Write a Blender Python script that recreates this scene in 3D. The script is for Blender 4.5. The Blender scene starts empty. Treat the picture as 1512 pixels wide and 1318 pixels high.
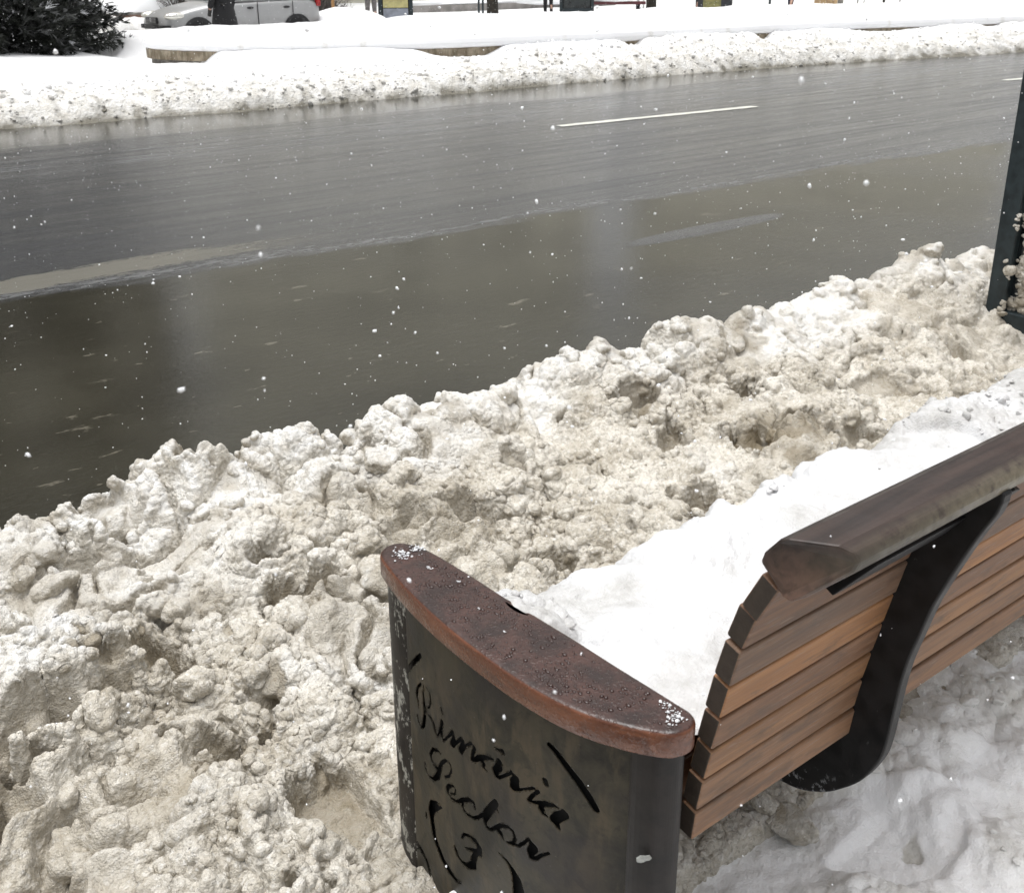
import bpy, bmesh, math, random
import numpy as np
from mathutils import Vector, Matrix
random.seed(7)
rng = np.random.default_rng(11)
R = math.radians
scene = bpy.context.scene
COL = scene.collection

# ------------------------------------------------------------------ camera (phone held at 1.51 m, looking down at the bench)
H = 1.51
FPX, PCX, PCY = 1567.0, 756.0, 550.0
PITCH = math.atan((PCY + 48.0) / FPX)
AZ, ROLL = R(52.5), R(0.35)
fwd = Vector((math.cos(AZ) * math.cos(PITCH), math.sin(AZ) * math.cos(PITCH), -math.sin(PITCH)))
rt0 = Vector((math.sin(AZ), -math.cos(AZ), 0))
up0 = rt0.cross(fwd)
rt = rt0 * math.cos(ROLL) - up0 * math.sin(ROLL)
up = rt.cross(fwd)
EYE = Vector((0, 0, H))
cam_d = bpy.data.cameras.new('camera')
cam = bpy.data.objects.new('camera', cam_d)
COL.objects.link(cam)
M3 = Matrix((rt, up, -fwd)).transposed()
cam.matrix_world = Matrix.Translation(EYE) @ M3.to_4x4()
cam_d.sensor_fit = 'HORIZONTAL'
cam_d.sensor_width = 36
cam_d.lens = 36 * FPX / 1512
cam_d.shift_y = -(659 - PCY) / 1512
cam_d.clip_start = 0.05
cam_d.clip_end = 2000
cam_d.dof.use_dof = True
cam_d.dof.focus_distance = 2.3
cam_d.dof.aperture_fstop = 18
scene.camera = cam


def at(x, y, z):
    """ground position under a sight line of the survey, at height z"""
    d = fwd * FPX + rt * (x - PCX) + up * (PCY - y)
    return EYE + d * ((z - H) / d.z)


# ------------------------------------------------------------------ numpy noise
def _hash(ix, iy, iz, seed):
    h = (ix.astype(np.uint32) * np.uint32(374761393) + iy.astype(np.uint32) * np.uint32(668265263)
         + iz.astype(np.uint32) * np.uint32(2246822519) + np.uint32(seed * 3266489917 & 0xffffffff))
    h = (h ^ (h >> np.uint32(13))) * np.uint32(1274126177)
    h = (h ^ (h >> np.uint32(16))) * np.uint32(2654435769)
    return h ^ (h >> np.uint32(15))


def vnoise(P, seed=0):
    f = np.floor(P)
    i = f.astype(np.int64)
    t = P - f
    t = t * t * t * (t * (t * 6 - 15) + 10)
    out = 0
    for dx in (0, 1):
        for dy in (0, 1):
            for dz in (0, 1):
                h = _hash(i[:, 0] + dx, i[:, 1] + dy, i[:, 2] + dz, seed) / 4294967295.0
                w = (t[:, 0] if dx else 1 - t[:, 0]) * (t[:, 1] if dy else 1 - t[:, 1]) * (t[:, 2] if dz else 1 - t[:, 2])
                out = out + h * w
    return out * 2 - 1


def fbm(P, octaves=4, seed=0, gain=.5):
    a, s, o = 1.0, 0.0, 0.0
    for k in range(octaves):
        o = o + a * vnoise(P * (2.03 ** k) + 17.3 * k, seed + k)
        s += a
        a *= gain
    return o / s


def worley(P, seed=0):
    f = np.floor(P)
    i = f.astype(np.int64)
    t = P - f
    best = np.full(len(P), 9.0)
    for dx in (-1, 0, 1):
        for dy in (-1, 0, 1):
            for dz in (-1, 0, 1):
                h = _hash(i[:, 0] + dx, i[:, 1] + dy, i[:, 2] + dz, seed)
                px = (h & np.uint32(1023)) / 1023.0
                py = ((h >> np.uint32(10)) & np.uint32(1023)) / 1023.0
                pz = ((h >> np.uint32(20)) & np.uint32(1023)) / 1023.0
                d = (dx + px - t[:, 0]) ** 2 + (dy + py - t[:, 1]) ** 2 + (dz + pz - t[:, 2]) ** 2
                best = np.minimum(best, d)
    return np.sqrt(best)


def dome(F):
    return np.sqrt(np.clip(1 - (F / 0.92) ** 2, 0, 1))


def sstep(a, b, x):
    t = np.clip((x - a) / (b - a), 0, 1)
    return t * t * (3 - 2 * t)


# ------------------------------------------------------------------ scene helpers
def woff(o):
    v = Vector((0, 0, 0))
    while o:
        v += o.location
        o = o.parent
    return v


def link(o, parent=None):
    COL.objects.link(o)
    if parent:
        o.parent = parent
    return o


def tag(o, label=None, cat=None, group=None, kind=None):
    if label: o['label'] = label
    if cat: o['category'] = cat
    if group: o['group'] = group
    if kind: o['kind'] = kind
    return o


def empty(name, loc, label=None, cat=None, group=None):
    o = bpy.data.objects.new(name, None)
    o.empty_display_size = .1
    o.location = loc
    COL.objects.link(o)
    return tag(o, label, cat, group)


def mesh_np(name, V, F, mat, parent=None, smooth=True, attrs=None):
    """V (n,3), F (m,k) with constant k"""
    me = bpy.data.meshes.new(name)
    V = np.asarray(V, dtype=np.float32)
    if parent:
        V = V - np.array(woff(parent), dtype=np.float32)
    F = np.asarray(F, dtype=np.int32)
    k = F.shape[1]
    me.vertices.add(len(V)); me.vertices.foreach_set('co', V.ravel())
    me.loops.add(F.size); me.loops.foreach_set('vertex_index', F.ravel())
    me.polygons.add(len(F))
    me.polygons.foreach_set('loop_start', np.arange(0, F.size, k, dtype=np.int32))
    me.polygons.foreach_set('loop_total', np.full(len(F), k, dtype=np.int32))
    me.polygons.foreach_set('use_smooth', np.full(len(F), smooth, dtype=bool))
    for n, a in (attrs or {}).items():
        a = np.asarray(a, dtype=np.float32)
        if a.ndim == 1:
            me.attributes.new(n, 'FLOAT', 'POINT').data.foreach_set('value', a)
        else:
            c = np.ones((len(a), 4), dtype=np.float32); c[:, :3] = a
            me.attributes.new(n, 'FLOAT_COLOR', 'POINT').data.foreach_set('color', c.ravel())
    me.update(); me.validate()
    me.materials.append(mat)
    return link(bpy.data.objects.new(name, me), parent)


class MB:
    """collects shapes, then links them as ONE mesh object"""
    def __init__(s):
        s.v, s.f, s.c, s.tone = [], [], [], (1, 1, 1)

    def add(s, vs, fs):
        n = len(s.v)
        s.v += [tuple(v) for v in vs]
        s.c += [s.tone] * len(vs)
        s.f += [tuple(n + i for i in f) for f in fs]

    def box(s, c, d, rz=0, M=None):
        hx, hy, hz = d[0] / 2, d[1] / 2, d[2] / 2
        vs = [Vector((x, y, z)) for z in (-hz, hz) for x, y in ((-hx, -hy), (hx, -hy), (hx, hy), (-hx, hy))]
        m = M or Matrix.Rotation(rz, 3, 'Z')
        s.add([m @ v + Vector(c) for v in vs], [(3, 2, 1, 0), (4, 5, 6, 7), (0, 1, 5, 4), (1, 2, 6, 5), (2, 3, 7, 6), (3, 0, 4, 7)])

    def loft(s, rings, cap=True, closed=True):
        n = len(rings[0]); vs = [v for r in rings for v in r]; fs = []
        for i in range(len(rings) - 1):
            for j in range(n if closed else n - 1):
                k = (j + 1) % n
                fs.append((i * n + j, i * n + k, (i + 1) * n + k, (i + 1) * n + j))
        if cap:
            fs.append(tuple(range(n - 1, -1, -1))); fs.append(tuple((len(rings) - 1) * n + j for j in range(n)))
        s.add(vs, fs)

    def tube(s, pts, rad, n=8, cap=True):
        pts = [Vector(p) for p in pts]
        rad = rad if isinstance(rad, (list, tuple)) else [rad] * len(pts)
        rings = []
        for i, p in enumerate(pts):
            t = (pts[min(i + 1, len(pts) - 1)] - pts[max(i - 1, 0)]).normalized()
            a = t.orthogonal().normalized() if i == 0 else (a - t * a.dot(t)).normalized()
            b = t.cross(a)
            rings.append([p + (a * math.cos(q) + b * math.sin(q)) * rad[i] for q in [2 * math.pi * j / n for j in range(n)]])
        s.loft(rings, cap)

    def prism(s, poly, axis, a0, a1):
        """extrude a 2D polygon along an axis"""
        def P(u, v, a):
            return (a, u, v) if axis == 'x' else ((u, a, v) if axis == 'y' else (u, v, a))
        s.loft([[P(u, v, a0) for u, v in poly], [P(u, v, a1) for u, v in poly]])

    def ball(s, c, r, n=10, m=6):
        r = r if isinstance(r, (list, tuple)) else (r, r, r)
        vs = [(c[0], c[1], c[2] - r[2])]
        for i in range(1, m):
            t = math.pi * i / m - math.pi / 2
            for j in range(n):
                q = 2 * math.pi * j / n
                vs.append((c[0] + r[0] * math.cos(t) * math.cos(q), c[1] + r[1] * math.cos(t) * math.sin(q), c[2] + r[2] * math.sin(t)))
        vs.append((c[0], c[1], c[2] + r[2]))
        fs = [(0, 1 + (j + 1) % n, 1 + j) for j in range(n)]
        for i in range(m - 2):
            for j in range(n):
                k = (j + 1) % n
                fs.append((1 + i * n + j, 1 + i * n + k, 1 + (i + 1) * n + k, 1 + (i + 1) * n + j))
        l = len(vs) - 1; b = 1 + (m - 2) * n
        fs += [(b + j, b + (j + 1) % n, l) for j in range(n)]
        s.add(vs, fs)

    def build(s, name, mat, parent=None, smooth=False, bevel=0, seg=2, sub=0, loc=None):
        off = woff(parent) if parent else (Vector(loc) if loc else Vector((0, 0, 0)))
        me = bpy.data.meshes.new(name)
        me.from_pydata([Vector(v) - off for v in s.v], [], s.f)
        bm = bmesh.new(); bm.from_mesh(me); bmesh.ops.recalc_face_normals(bm, faces=bm.faces); bm.to_mesh(me); bm.free()
        c = np.ones((len(s.v), 4), dtype=np.float32); c[:, :3] = np.array(s.c, dtype=np.float32)
        me.attributes.new('tone', 'FLOAT_COLOR', 'POINT').data.foreach_set('color', c.ravel())
        me.materials.append(mat)
        if smooth:
            me.polygons.foreach_set('use_smooth', [True] * len(me.polygons))
        o = link(bpy.data.objects.new(name, me), parent)
        if loc and not parent:
            o.location = loc
        if bevel:
            b = o.modifiers.new('bevel', 'BEVEL'); b.width = bevel; b.segments = seg; b.limit_method = 'ANGLE'; b.angle_limit = R(35)
            if hasattr(b, 'harden_normals'): b.harden_normals = False
        if sub:
            m = o.modifiers.new('sub', 'SUBSURF'); m.levels = sub; m.render_levels = sub
        return o


def grid_faces(nx, ny):
    a = (np.arange(nx - 1)[:, None] * ny + np.arange(ny - 1)[None, :]).ravel()
    return np.stack([a, a + ny, a + ny + 1, a + 1], 1)


def grid_normals(P, nx, ny):
    G = P.reshape(nx, ny, 3)
    n = np.cross(np.gradient(G, axis=0), np.gradient(G, axis=1))
    n /= np.linalg.norm(n, axis=2, keepdims=True) + 1e-12
    return n.reshape(-1, 3)


# ------------------------------------------------------------------ materials
class NT:
    def __init__(s, name):
        s.m = bpy.data.materials.new(name); s.m.use_nodes = True
        s.t = s.m.node_tree; s.b = s.t.nodes['Principled BSDF']
        s.tc = s.t.nodes.new('ShaderNodeTexCoord')

    def n(s, kind, **kw):
        o = s.t.nodes.new('ShaderNode' + kind)
        for k, v in kw.items():
            if k in o.inputs.keys() if isinstance(k, str) else False:
                s.set(o.inputs[k], v)
            else:
                setattr(o, k, v)
        return o

    def set(s, sock, v):
        if isinstance(v, bpy.types.NodeSocket): s.t.links.new(v, sock)
        else: sock.default_value = v

    def coord(s, scale=(1, 1, 1), kind='Object'):
        m = s.n('Mapping'); s.set(m.inputs['Vector'], s.tc.outputs[kind]); m.inputs['Scale'].default_value = scale
        return m.outputs[0]

    def noise(s, scale, detail=4, rough=.55, vec=None, dist=0):
        o = s.n('TexNoise'); s.set(o.inputs['Vector'], vec or s.tc.outputs['Object'])
        o.inputs['Scale'].default_value = scale; o.inputs['Detail'].default_value = detail
        o.inputs['Roughness'].default_value = rough; o.inputs['Distortion'].default_value = dist
        return o.outputs['Fac']

    def voro(s, scale, vec=None, feature='F1'):
        o = s.n('TexVoronoi'); o.feature = feature
        s.set(o.inputs['Vector'], vec or s.tc.outputs['Object']); o.inputs['Scale'].default_value = scale
        return o.outputs['Distance']

    def ramp(s, fac, stops):
        o = s.n('ValToRGB'); s.set(o.inputs[0], fac)
        e = o.color_ramp.elements
        while len(e) < len(stops): e.new(.5)
        for k, (p, c) in enumerate(stops):
            e[k].position = p
            e[k].color = (c, c, c, 1) if isinstance(c, (int, float)) else (*c, 1)
        return o.outputs[0]

    def mix(s, fac, a, b, mode='MIX'):
        o = s.n('Mix'); o.data_type = 'RGBA'; o.blend_type = mode
        for sock, v in ((o.inputs[0], fac), (o.inputs[6], a), (o.inputs[7], b)):
            if isinstance(v, tuple): v = (*v[:3], 1)
            s.set(sock, v)
        return o.outputs[2]

    def math(s, op, a, b=0.0, c=0.0):
        o = s.n('Math'); o.operation = op
        s.set(o.inputs[0], a); s.set(o.inputs[1], b); s.set(o.inputs[2], c)
        return o.outputs[0]

    def mr(s, v, a, b, c=0.0, d=1.0):
        o = s.n('MapRange'); o.clamp = True; o.interpolation_type = 'SMOOTHSTEP'
        for k, q in enumerate((v, a, b, c, d)): s.set(o.inputs[k], q)
        return o.outputs[0]

    def attr(s, name, out='Fac'):
        o = s.n('Attribute'); o.attribute_name = name
        return o.outputs[out]

    def bump(s, h, strength=.5, dist=.01, prev=None):
        o = s.n('Bump'); s.set(o.inputs['Height'], h); o.inputs['Strength'].default_value = strength; o.inputs['Distance'].default_value = dist
        if prev: s.set(o.inputs['Normal'], prev)
        return o.outputs[0]

    def out(s, **kw):
        for k, v in kw.items():
            k = {'col': 'Base Color', 'rough': 'Roughness', 'nor': 'Normal', 'metal': 'Metallic', 'sss': 'Subsurface Weight', 'spec': 'Specular IOR Level', 'trans': 'Transmission Weight', 'ior': 'IOR', 'coat': 'Coat Weight'}.get(k, k)
            if isinstance(v, tuple) and len(v) == 3 and k == 'Base Color': v = (*v, 1)
            s.set(s.b.inputs[k], v)
        return s.m


def simple(name, col, rough=.6, metal=0.0, var=.25, scale=12, bump=.1, bd=.004):
    N = NT(name)
    f = N.noise(scale, 5)
    c = N.mix(N.mr(f, .3, .7), tuple(x * (1 - var) for x in col), tuple(min(1, x * (1 + var)) for x in col))
    return N.out(col=c, rough=N.mr(f, .2, .8, max(0, rough - .1), min(1, rough + .1)), metal=metal, nor=N.bump(N.noise(scale * 6, 3), bump, bd))


def snow_material(name, dirt_a, dirt_b, wet, white=(.86, .87, .88), grain=1.0, sss=.0, coarse=0, crystal=0, dark=(.44, .43, .40)):
    N = NT(name)
    f1 = N.noise(5.5, 6, .62)
    f2 = N.noise(38, 4, .6)
    d = N.mix(N.mr(N.math('ADD', N.math('MULTIPLY', f1, .65), N.math('MULTIPLY', f2, .35)), .36, .64), dirt_a, dirt_b)
    if crystal:
        cell = N.n('TexVoronoi'); N.set(cell.inputs['Vector'], N.tc.outputs['Object']); cell.inputs['Scale'].default_value = 150
        sx = N.n('SeparateXYZ'); N.set(sx.inputs[0], cell.outputs['Color'])
        gr = N.math('MULTIPLY', N.math('ADD', N.math('SUBTRACT', sx.outputs[0], .5), N.math('SUBTRACT', N.noise(95, 4, .7), .5)), crystal)
        d = N.mix(N.mr(gr, .05, .9, 0, .75), d, (.80, .79, .76)); d = N.mix(N.mr(gr, -.05, -.9, 0, .75), d, dark)
    spk = N.mr(N.noise(210, 2, .5), .70, .78)
    d = N.mix(N.math('MULTIPLY', spk, .30), d, (.12, .10, .08))
    c = N.mix(N.attr('fresh'), d, white)
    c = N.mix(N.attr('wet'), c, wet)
    g = N.math('ADD', N.math('MULTIPLY', N.noise(300, 4, .7), .6), N.math('MULTIPLY', N.voro(230), -.5))
    b = N.bump(N.noise(70, 5, .65), .35 * grain, .006)
    b = N.bump(g, .6 * grain, .0042, b)
    if coarse: b = N.bump(N.math('MULTIPLY', N.math('SUBTRACT', 1.0, N.attr('fresh')), N.math('ADD', N.noise(22, 5, .7), N.math('MULTIPLY', N.voro(30), -.6))), .7, .03, b)
    r = N.math('SUBTRACT', N.mr(f2, .3, .7, .42, .62), N.math('MULTIPLY', N.attr('wet'), .18))
    N.out(col=c, rough=r, nor=b, spec=.4)
    if sss:
        N.b.inputs['Subsurface Weight'].default_value = sss
        N.b.inputs['Subsurface Radius'].default_value = (1, .9, .75)
        N.b.inputs['Subsurface Scale'].default_value = .006
    return N.m


M = {}
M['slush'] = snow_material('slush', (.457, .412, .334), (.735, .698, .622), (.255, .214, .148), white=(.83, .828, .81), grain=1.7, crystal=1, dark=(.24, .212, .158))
M['trampled'] = snow_material('trampled', (.66, .645, .60), (.86, .86, .85), (.46, .44, .39), white=(.92, .92, .925), grain=1.0, crystal=.5)
M['white_snow'] = snow_material('white_snow', (.46, .455, .44), (.62, .62, .62), (.5, .48, .44), white=(.69, .698, .71), grain=1.0, crystal=.6)
M['bank_snow'] = snow_material('bank_snow', (.58, .555, .50), (.80, .795, .775), (.16, .148, .115), white=(.86, .865, .875), grain=1.0, coarse=1)
M['far_snow'] = snow_material('far_snow', (.80, .80, .80), (.87, .875, .885), (.3, .3, .3), grain=.3)


def wood_material(name, base, dark, rough=.55, scale=1.0, use_tone=True, endgrain=True):
    N = NT(name)
    v = N.coord((3 * scale, 60 * scale, 60 * scale))
    f = N.noise(1.0, 7, .65, v, .6)
    g = N.noise(2.2, 3, .6, N.coord((9 * scale, 160 * scale, 160 * scale)))
    c = N.mix(N.mr(f, .32, .68), dark, base)
    if use_tone: c = N.mix(1.0, c, N.attr('tone', 'Color'), 'MULTIPLY')
    c = N.mix(N.math('MULTIPLY', N.mr(g, .55, .75), .45), c, tuple(x * .45 for x in dark))
    st = N.mr(N.noise(1.0, 6, .7, N.coord((9, 30, 30))), .48, .68)
    c = N.mix(N.math('MULTIPLY', st, .6), c, (.075, .055, .042))
    sc = N.mr(N.noise(1.0, 2, .5, N.coord((22, 260, 90))), .70, .76)
    c = N.mix(N.math('MULTIPLY', sc, .25), c, (.30, .25, .21))
    if endgrain:
        ge = N.n('NewGeometry'); sx = N.n('SeparateXYZ'); N.set(sx.inputs[0], ge.outputs['True Normal'])
        e = N.mr(N.math('ABSOLUTE', sx.outputs[0]), .75, .92)
        c = N.mix(e, c, N.mix(N.noise(60, 4), (.022, .016, .012), (.060, .045, .033)))
    return N.out(col=c, rough=N.mr(f, .2, .8, rough - .12, rough + .12), nor=N.bump(N.math('ADD', f, N.math('MULTIPLY', g, .6)), .4, .0015), spec=.4)


M['slat_wood'] = wood_material('slat_wood', (1, 1, 1), (.55, .5, .45), .6)
M['rail_wood'] = None


def rail_material():
    N = NT('rail_wood')
    f = N.noise(1.0, 7, .65, N.coord((3, 50, 50)), .5)
    c = N.mix(N.mr(f, .3, .7), (.018, .012, .010), (.048, .031, .025))
    c = N.mix(1.0, c, N.attr('tone', 'Color'), 'MULTIPLY')
    # algae and wear along the rear arris
    a = N.math('MULTIPLY', N.attr('algae'), N.mr(N.noise(34, 6, .7), .30, .52))
    c = N.mix(N.math('MULTIPLY', a, .9), c, N.mix(N.noise(90, 4), (.07, .06, .035), (.32, .28, .19)))
    return N.out(col=c, rough=N.mr(N.noise(20, 4), .3, .7, .34, .58), nor=N.bump(N.math('ADD', f, N.math('MULTIPLY', N.noise(120, 3), .5)), .35, .0015), spec=.45)


M['rail_wood'] = rail_material()


def arm_material():
    N = NT('arm_wood')
    f = N.noise(1.0, 7, .6, N.coord((40, 5, 40)), .8)
    c = N.mix(N.mr(f, .3, .7), (.072, .024, .012), (.165, .060, .028))
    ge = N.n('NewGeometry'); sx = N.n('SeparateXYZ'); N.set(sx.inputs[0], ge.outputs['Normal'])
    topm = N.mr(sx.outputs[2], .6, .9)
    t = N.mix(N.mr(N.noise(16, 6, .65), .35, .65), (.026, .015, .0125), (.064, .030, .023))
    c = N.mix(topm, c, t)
    c = N.mix(N.math('MULTIPLY', N.mr(N.noise(150, 3, .6), .58, .72), N.math('MULTIPLY', topm, .7)), c, (.018, .010, .009))
    c = N.mix(N.math('MULTIPLY', N.mr(N.noise(9, 5, .7), .60, .72), .75), c, (.018, .013, .012))
    wet = N.bump(N.math('ADD', N.noise(85, 4, .6), N.math('MULTIPLY', N.mr(N.noise(190, 2, .5), .55, .68), .5)), .35, .004)
    return N.out(col=c, rough=N.mr(N.noise(30, 5), .35, .65, .16, .36), nor=N.bump(f, .25, .001, wet), spec=.5)


M['arm_wood'] = arm_material()


def bronze_material():
    N = NT('bronze_sheet')
    f = N.noise(9, 7, .65, None, .4)
    g = N.noise(1.0, 5, .6, N.coord((26, 26, 7)))
    c = N.mix(N.mr(f, .34, .66), (.013, .0125, .010), (.058, .050, .034))
    c = N.mix(N.math('MULTIPLY', N.mr(g, .48, .66), .7), c, (.082, .064, .040))
    c = N.mix(N.math('MULTIPLY', N.mr(N.noise(21, 6, .7, None, .8), .52, .66), .6), c, (.016, .017, .013))
    c = N.mix(N.math('MULTIPLY', N.mr(N.noise(5, 4), .5, .7), .6), c, (.028, .024, .024))
    s = N.mr(N.noise(1.0, 3, .6, N.coord((90, 90, 160))), .69, .74)
    c = N.mix(N.math('MULTIPLY', s, .25), c, (.18, .17, .15))
    return N.out(col=c, rough=N.mr(f, .25, .75, .34, .58), metal=.12, nor=N.bump(N.noise(60, 5, .6), .35, .002), spec=.22)


M['bronze'] = bronze_material()


def post_material():
    N = NT('peeling_metal')
    c = N.mix(N.mr(N.noise(18, 6, .65), .3, .7), (.007, .006, .0055), (.019, .015, .013))
    p = N.math('MULTIPLY', N.mr(N.noise(1.0, 8, .75, N.coord((34, 34, 20))), .53, .57), N.attr('peel'))
    c = N.mix(p, c, N.mix(N.noise(120, 3), (.20, .20, .175), (.40, .39, .35)))
    return N.out(col=c, rough=.46, metal=0.0, spec=.25, nor=N.bump(N.math('ADD', N.noise(40, 5), p), .3, .002))


M['peel'] = post_material()


def black_steel():
    N = NT('black_steel')
    f = N.noise(30, 5)
    c = N.mix(N.mr(f, .3, .7), (.006, .006, .0062), (.013, .0125, .013))
    d = N.mr(N.noise(1.0, 3, .6, N.coord((60, 110, 60))), .70, .76)
    c = N.mix(N.math('MULTIPLY', d, .35), c, (.10, .10, .10))
    w = N.math('MULTIPLY', N.attr('worn'), N.mr(N.noise(75, 6, .75), .56, .62))
    c = N.mix(w, c, (.30, .31, .32))
    return N.out(col=c, rough=N.mr(f, .2, .8, .35, .55), nor=N.bump(N.noise(160, 4), .2, .001), spec=.25)


M['steel'] = black_steel()
M['green_metal'] = simple('green_metal', (.020, .030, .034), .42, .2, .3, 25, .15, .001)
M['dark_void'] = simple('shade_and_board_black', (.004, .004, .004), .8)
M['concrete'] = simple('concrete', (.20, .19, .17), .85, 0, .4, 7, .4, .01)


def coping_material():
    N = NT('coping_stone')
    f = N.noise(5, 6, .65)
    c = N.mix(N.mr(f, .35, .65), (.20, .16, .11), (.36, .31, .23))
    v = N.mr(N.noise(1.0, 5, .65, N.coord((16, 16, 3))), .45, .62)
    c = N.mix(N.math('MULTIPLY', v, .7), c, (.09, .075, .04))
    return N.out(col=c, rough=.85, nor=N.bump(N.noise(40, 5), .4, .01))


M['coping'] = coping_material()
# ------------------------------------------------------------------ sky, sun
SUN_EL, SUN_AZ = R(83), R(140)       # high veiled sun over the far side of the road
w = bpy.data.worlds.new('World'); scene.world = w; w.use_nodes = True
wn = w.node_tree
sky = wn.nodes.new('ShaderNodeTexSky'); sky.sky_type = 'NISHITA'; sky.sun_disc = False
sky.sun_elevation = SUN_EL; sky.sun_rotation = R(90) - SUN_AZ
sky.air_density = 1.0; sky.dust_density = 6.0; sky.ozone_density = 1.0
hs = wn.nodes.new('ShaderNodeHueSaturation'); hs.inputs['Saturation'].default_value = .12
bg = wn.nodes['Background']; bg.inputs['Strength'].default_value = .15
wn.links.new(sky.outputs[0], hs.inputs['Color']); wn.links.new(hs.outputs[0], bg.inputs[0])
sun_d = bpy.data.lights.new('sun', 'SUN'); sun_d.energy = .65; sun_d.angle = R(50); sun_d.color = (1, .985, .955)
sun = bpy.data.objects.new('sun', sun_d); COL.objects.link(sun)
sd = Vector((math.cos(SUN_AZ) * math.cos(SUN_EL), math.sin(SUN_AZ) * math.cos(SUN_EL), math.sin(SUN_EL)))
sun.rotation_euler = sd.to_track_quat('Z', 'Y').to_euler(); sun.location = sd * 60
vs = scene.view_settings
vs.view_transform = 'Standard'; vs.look = 'None'; vs.gamma = 1; vs.exposure = 0.52; vs.use_curve_mapping = False
scene.cycles.max_bounces = 8; scene.cycles.diffuse_bounces = 5; scene.cycles.glossy_bounces = 4
scene.cycles.use_denoising = True

# ------------------------------------------------------------------ ground, road, pavement
g = MB(); g.box((0, 0, -.30), (1400, 1400, .2)); go = g.build('ground', M['far_snow'])
tag(go, kind='structure')


def road_material():
    N = NT('wet_asphalt')
    P = N.n('SeparateXYZ'); N.set(P.inputs[0], N.tc.outputs['Object'])
    X, Y = P.outputs[0], P.outputs[1]
    edge = N.noise(1.0, 5, .6, N.coord((.35, 2.2, 1)))
    yb = N.math('ADD', N.math('SUBTRACT', 5.92, N.math('MULTIPLY', X, .045)), N.math('ADD', N.math('MULTIPLY', N.math('SUBTRACT', edge, .5), .75), N.math('MULTIPLY', N.math('SUBTRACT', N.noise(1.0, 5, .65, N.coord((2.5, 9, 1))), .5), .35)))
    pud = N.mr(N.math('SUBTRACT', yb, Y), -.06, .10)
    # raised asphalt patch standing out of the near puddle
    px = N.math('DIVIDE', N.math('SUBTRACT', X, 5.25), .75)
    py = N.math('DIVIDE', N.math('ADD', N.math('SUBTRACT', Y, 4.70), N.math('MULTIPLY', N.math('SUBTRACT', edge, .5), .25)), .10)
    patch = N.mr(N.math('ADD', N.math('MULTIPLY', px, px), N.math('MULTIPLY', py, py)), 1.2, .7)
    pud = N.math('MULTIPLY', pud, N.math('SUBTRACT', 1.0, patch))
    # far gutter water
    far = N.mr(N.math('ADD', Y, N.math('MULTIPLY', N.math('SUBTRACT', edge, .5), 1.6)), 10.9, 11.5)
    strk = N.noise(1.0, 6, .62, N.coord((.28, 6.5, 1)))
    strk2 = N.noise(1.0, 5, .6, N.coord((.7, 22, 1)))
    agg = N.noise(260, 3, .6)
    base = N.mix(N.mr(strk, .3, .7), (.018, .020, .023), (.046, .048, .052))
    base = N.mix(N.math('MULTIPLY', agg, .35), base, (.07, .07, .07))
    # slush film left by wheels: pale streaks on the carriageway
    grit = N.noise(1.0, 5, .75, N.coord((60, 42, 1)))
    wetg = N.mr(grit, .42, .62)
    base = N.mix(N.math('MULTIPLY', wetg, .65), base, (.012, .0125, .0135))
    base = N.mix(N.math('MULTIPLY', N.mr(N.noise(1.0, 3, .6, N.coord((85, 50, 1))), .64, .72), .5), base, (.16, .165, .165))
    lane = N.math('MULTIPLY', N.mr(N.math('ABSOLUTE', N.math('SUBTRACT', Y, 6.2)), .30, .06), N.mr(X, 3.8, 1.6))
    film = N.math('MULTIPLY', lane, N.mr(N.math('ADD', N.math('MULTIPLY', strk2, .5), N.math('MULTIPLY', N.noise(6, 6, .7), .5)), .38, .58))
    slush_sheen = N.math('MULTIPLY', N.mr(N.math('ABSOLUTE', N.math('SUBTRACT', Y, 10.2)), .9, .2), N.mr(strk2, .50, .68))
    filmA = N.math('MAXIMUM', N.math('MULTIPLY', film, .32), N.math('MULTIPLY', slush_sheen, .55))
    base = N.mix(N.math('MULTIPLY', slush_sheen, .55), base, (.30, .31, .32))  # far streaks: slush plus a wet sheen painted into the colour
    rag = N.noise(1.0, 6, .7, N.coord((7, 26, 1)))
    slab = N.mr(N.math('ADD', N.math('ABSOLUTE', N.math('SUBTRACT', Y, N.math('ADD', 6.16, N.math('MULTIPLY', N.math('SUBTRACT', edge, .5), .5)))), N.math('MULTIPLY', N.math('SUBTRACT', rag, .5), .22)), .15, .10)
    slab = N.math('MULTIPLY', slab, N.mr(N.math('ADD', X, N.math('MULTIPLY', rag, 1.6)), 4.2, 2.9))
    fringe = N.math('MULTIPLY', N.mr(N.math('ABSOLUTE', N.math('SUBTRACT', N.math('SUBTRACT', yb, Y), -.10)), .10, .02), N.mr(rag, .46, .56))
    base = N.mix(N.math('MULTIPLY', slab, .85), base, (.135, .128, .105))
    base = N.mix(N.math('MULTIPLY', fringe, .55), base, (.17, .172, .17))
    filmA = N.math('MAXIMUM', filmA, N.math('MAXIMUM', slab, N.math('MULTIPLY', fringe, .6)))
    mud = N.mix(N.mr(N.noise(1.2, 5, .6), .35, .65), (.020, .0185, .013), (.033, .031, .0225))
    fl = N.math('MULTIPLY', N.math('MAXIMUM', N.mr(N.noise(1.0, 5, .65, N.coord((3.5, 9, 1))), .63, .70), N.mr(N.noise(1.0, 4, .6, N.coord((9, 21, 1))), .68, .72)), .38)
    mud = N.mix(fl, mud, (.22, .20, .16))
    wet = N.math('MAXIMUM', pud, far)
    c = N.mix(wet, base, mud)
    r_road = N.math('ADD', N.math('ADD', N.mr(strk, .32, .68, .05, .26), N.math('MULTIPLY', wetg, -.03)), N.math('MULTIPLY', filmA, .3))
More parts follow.
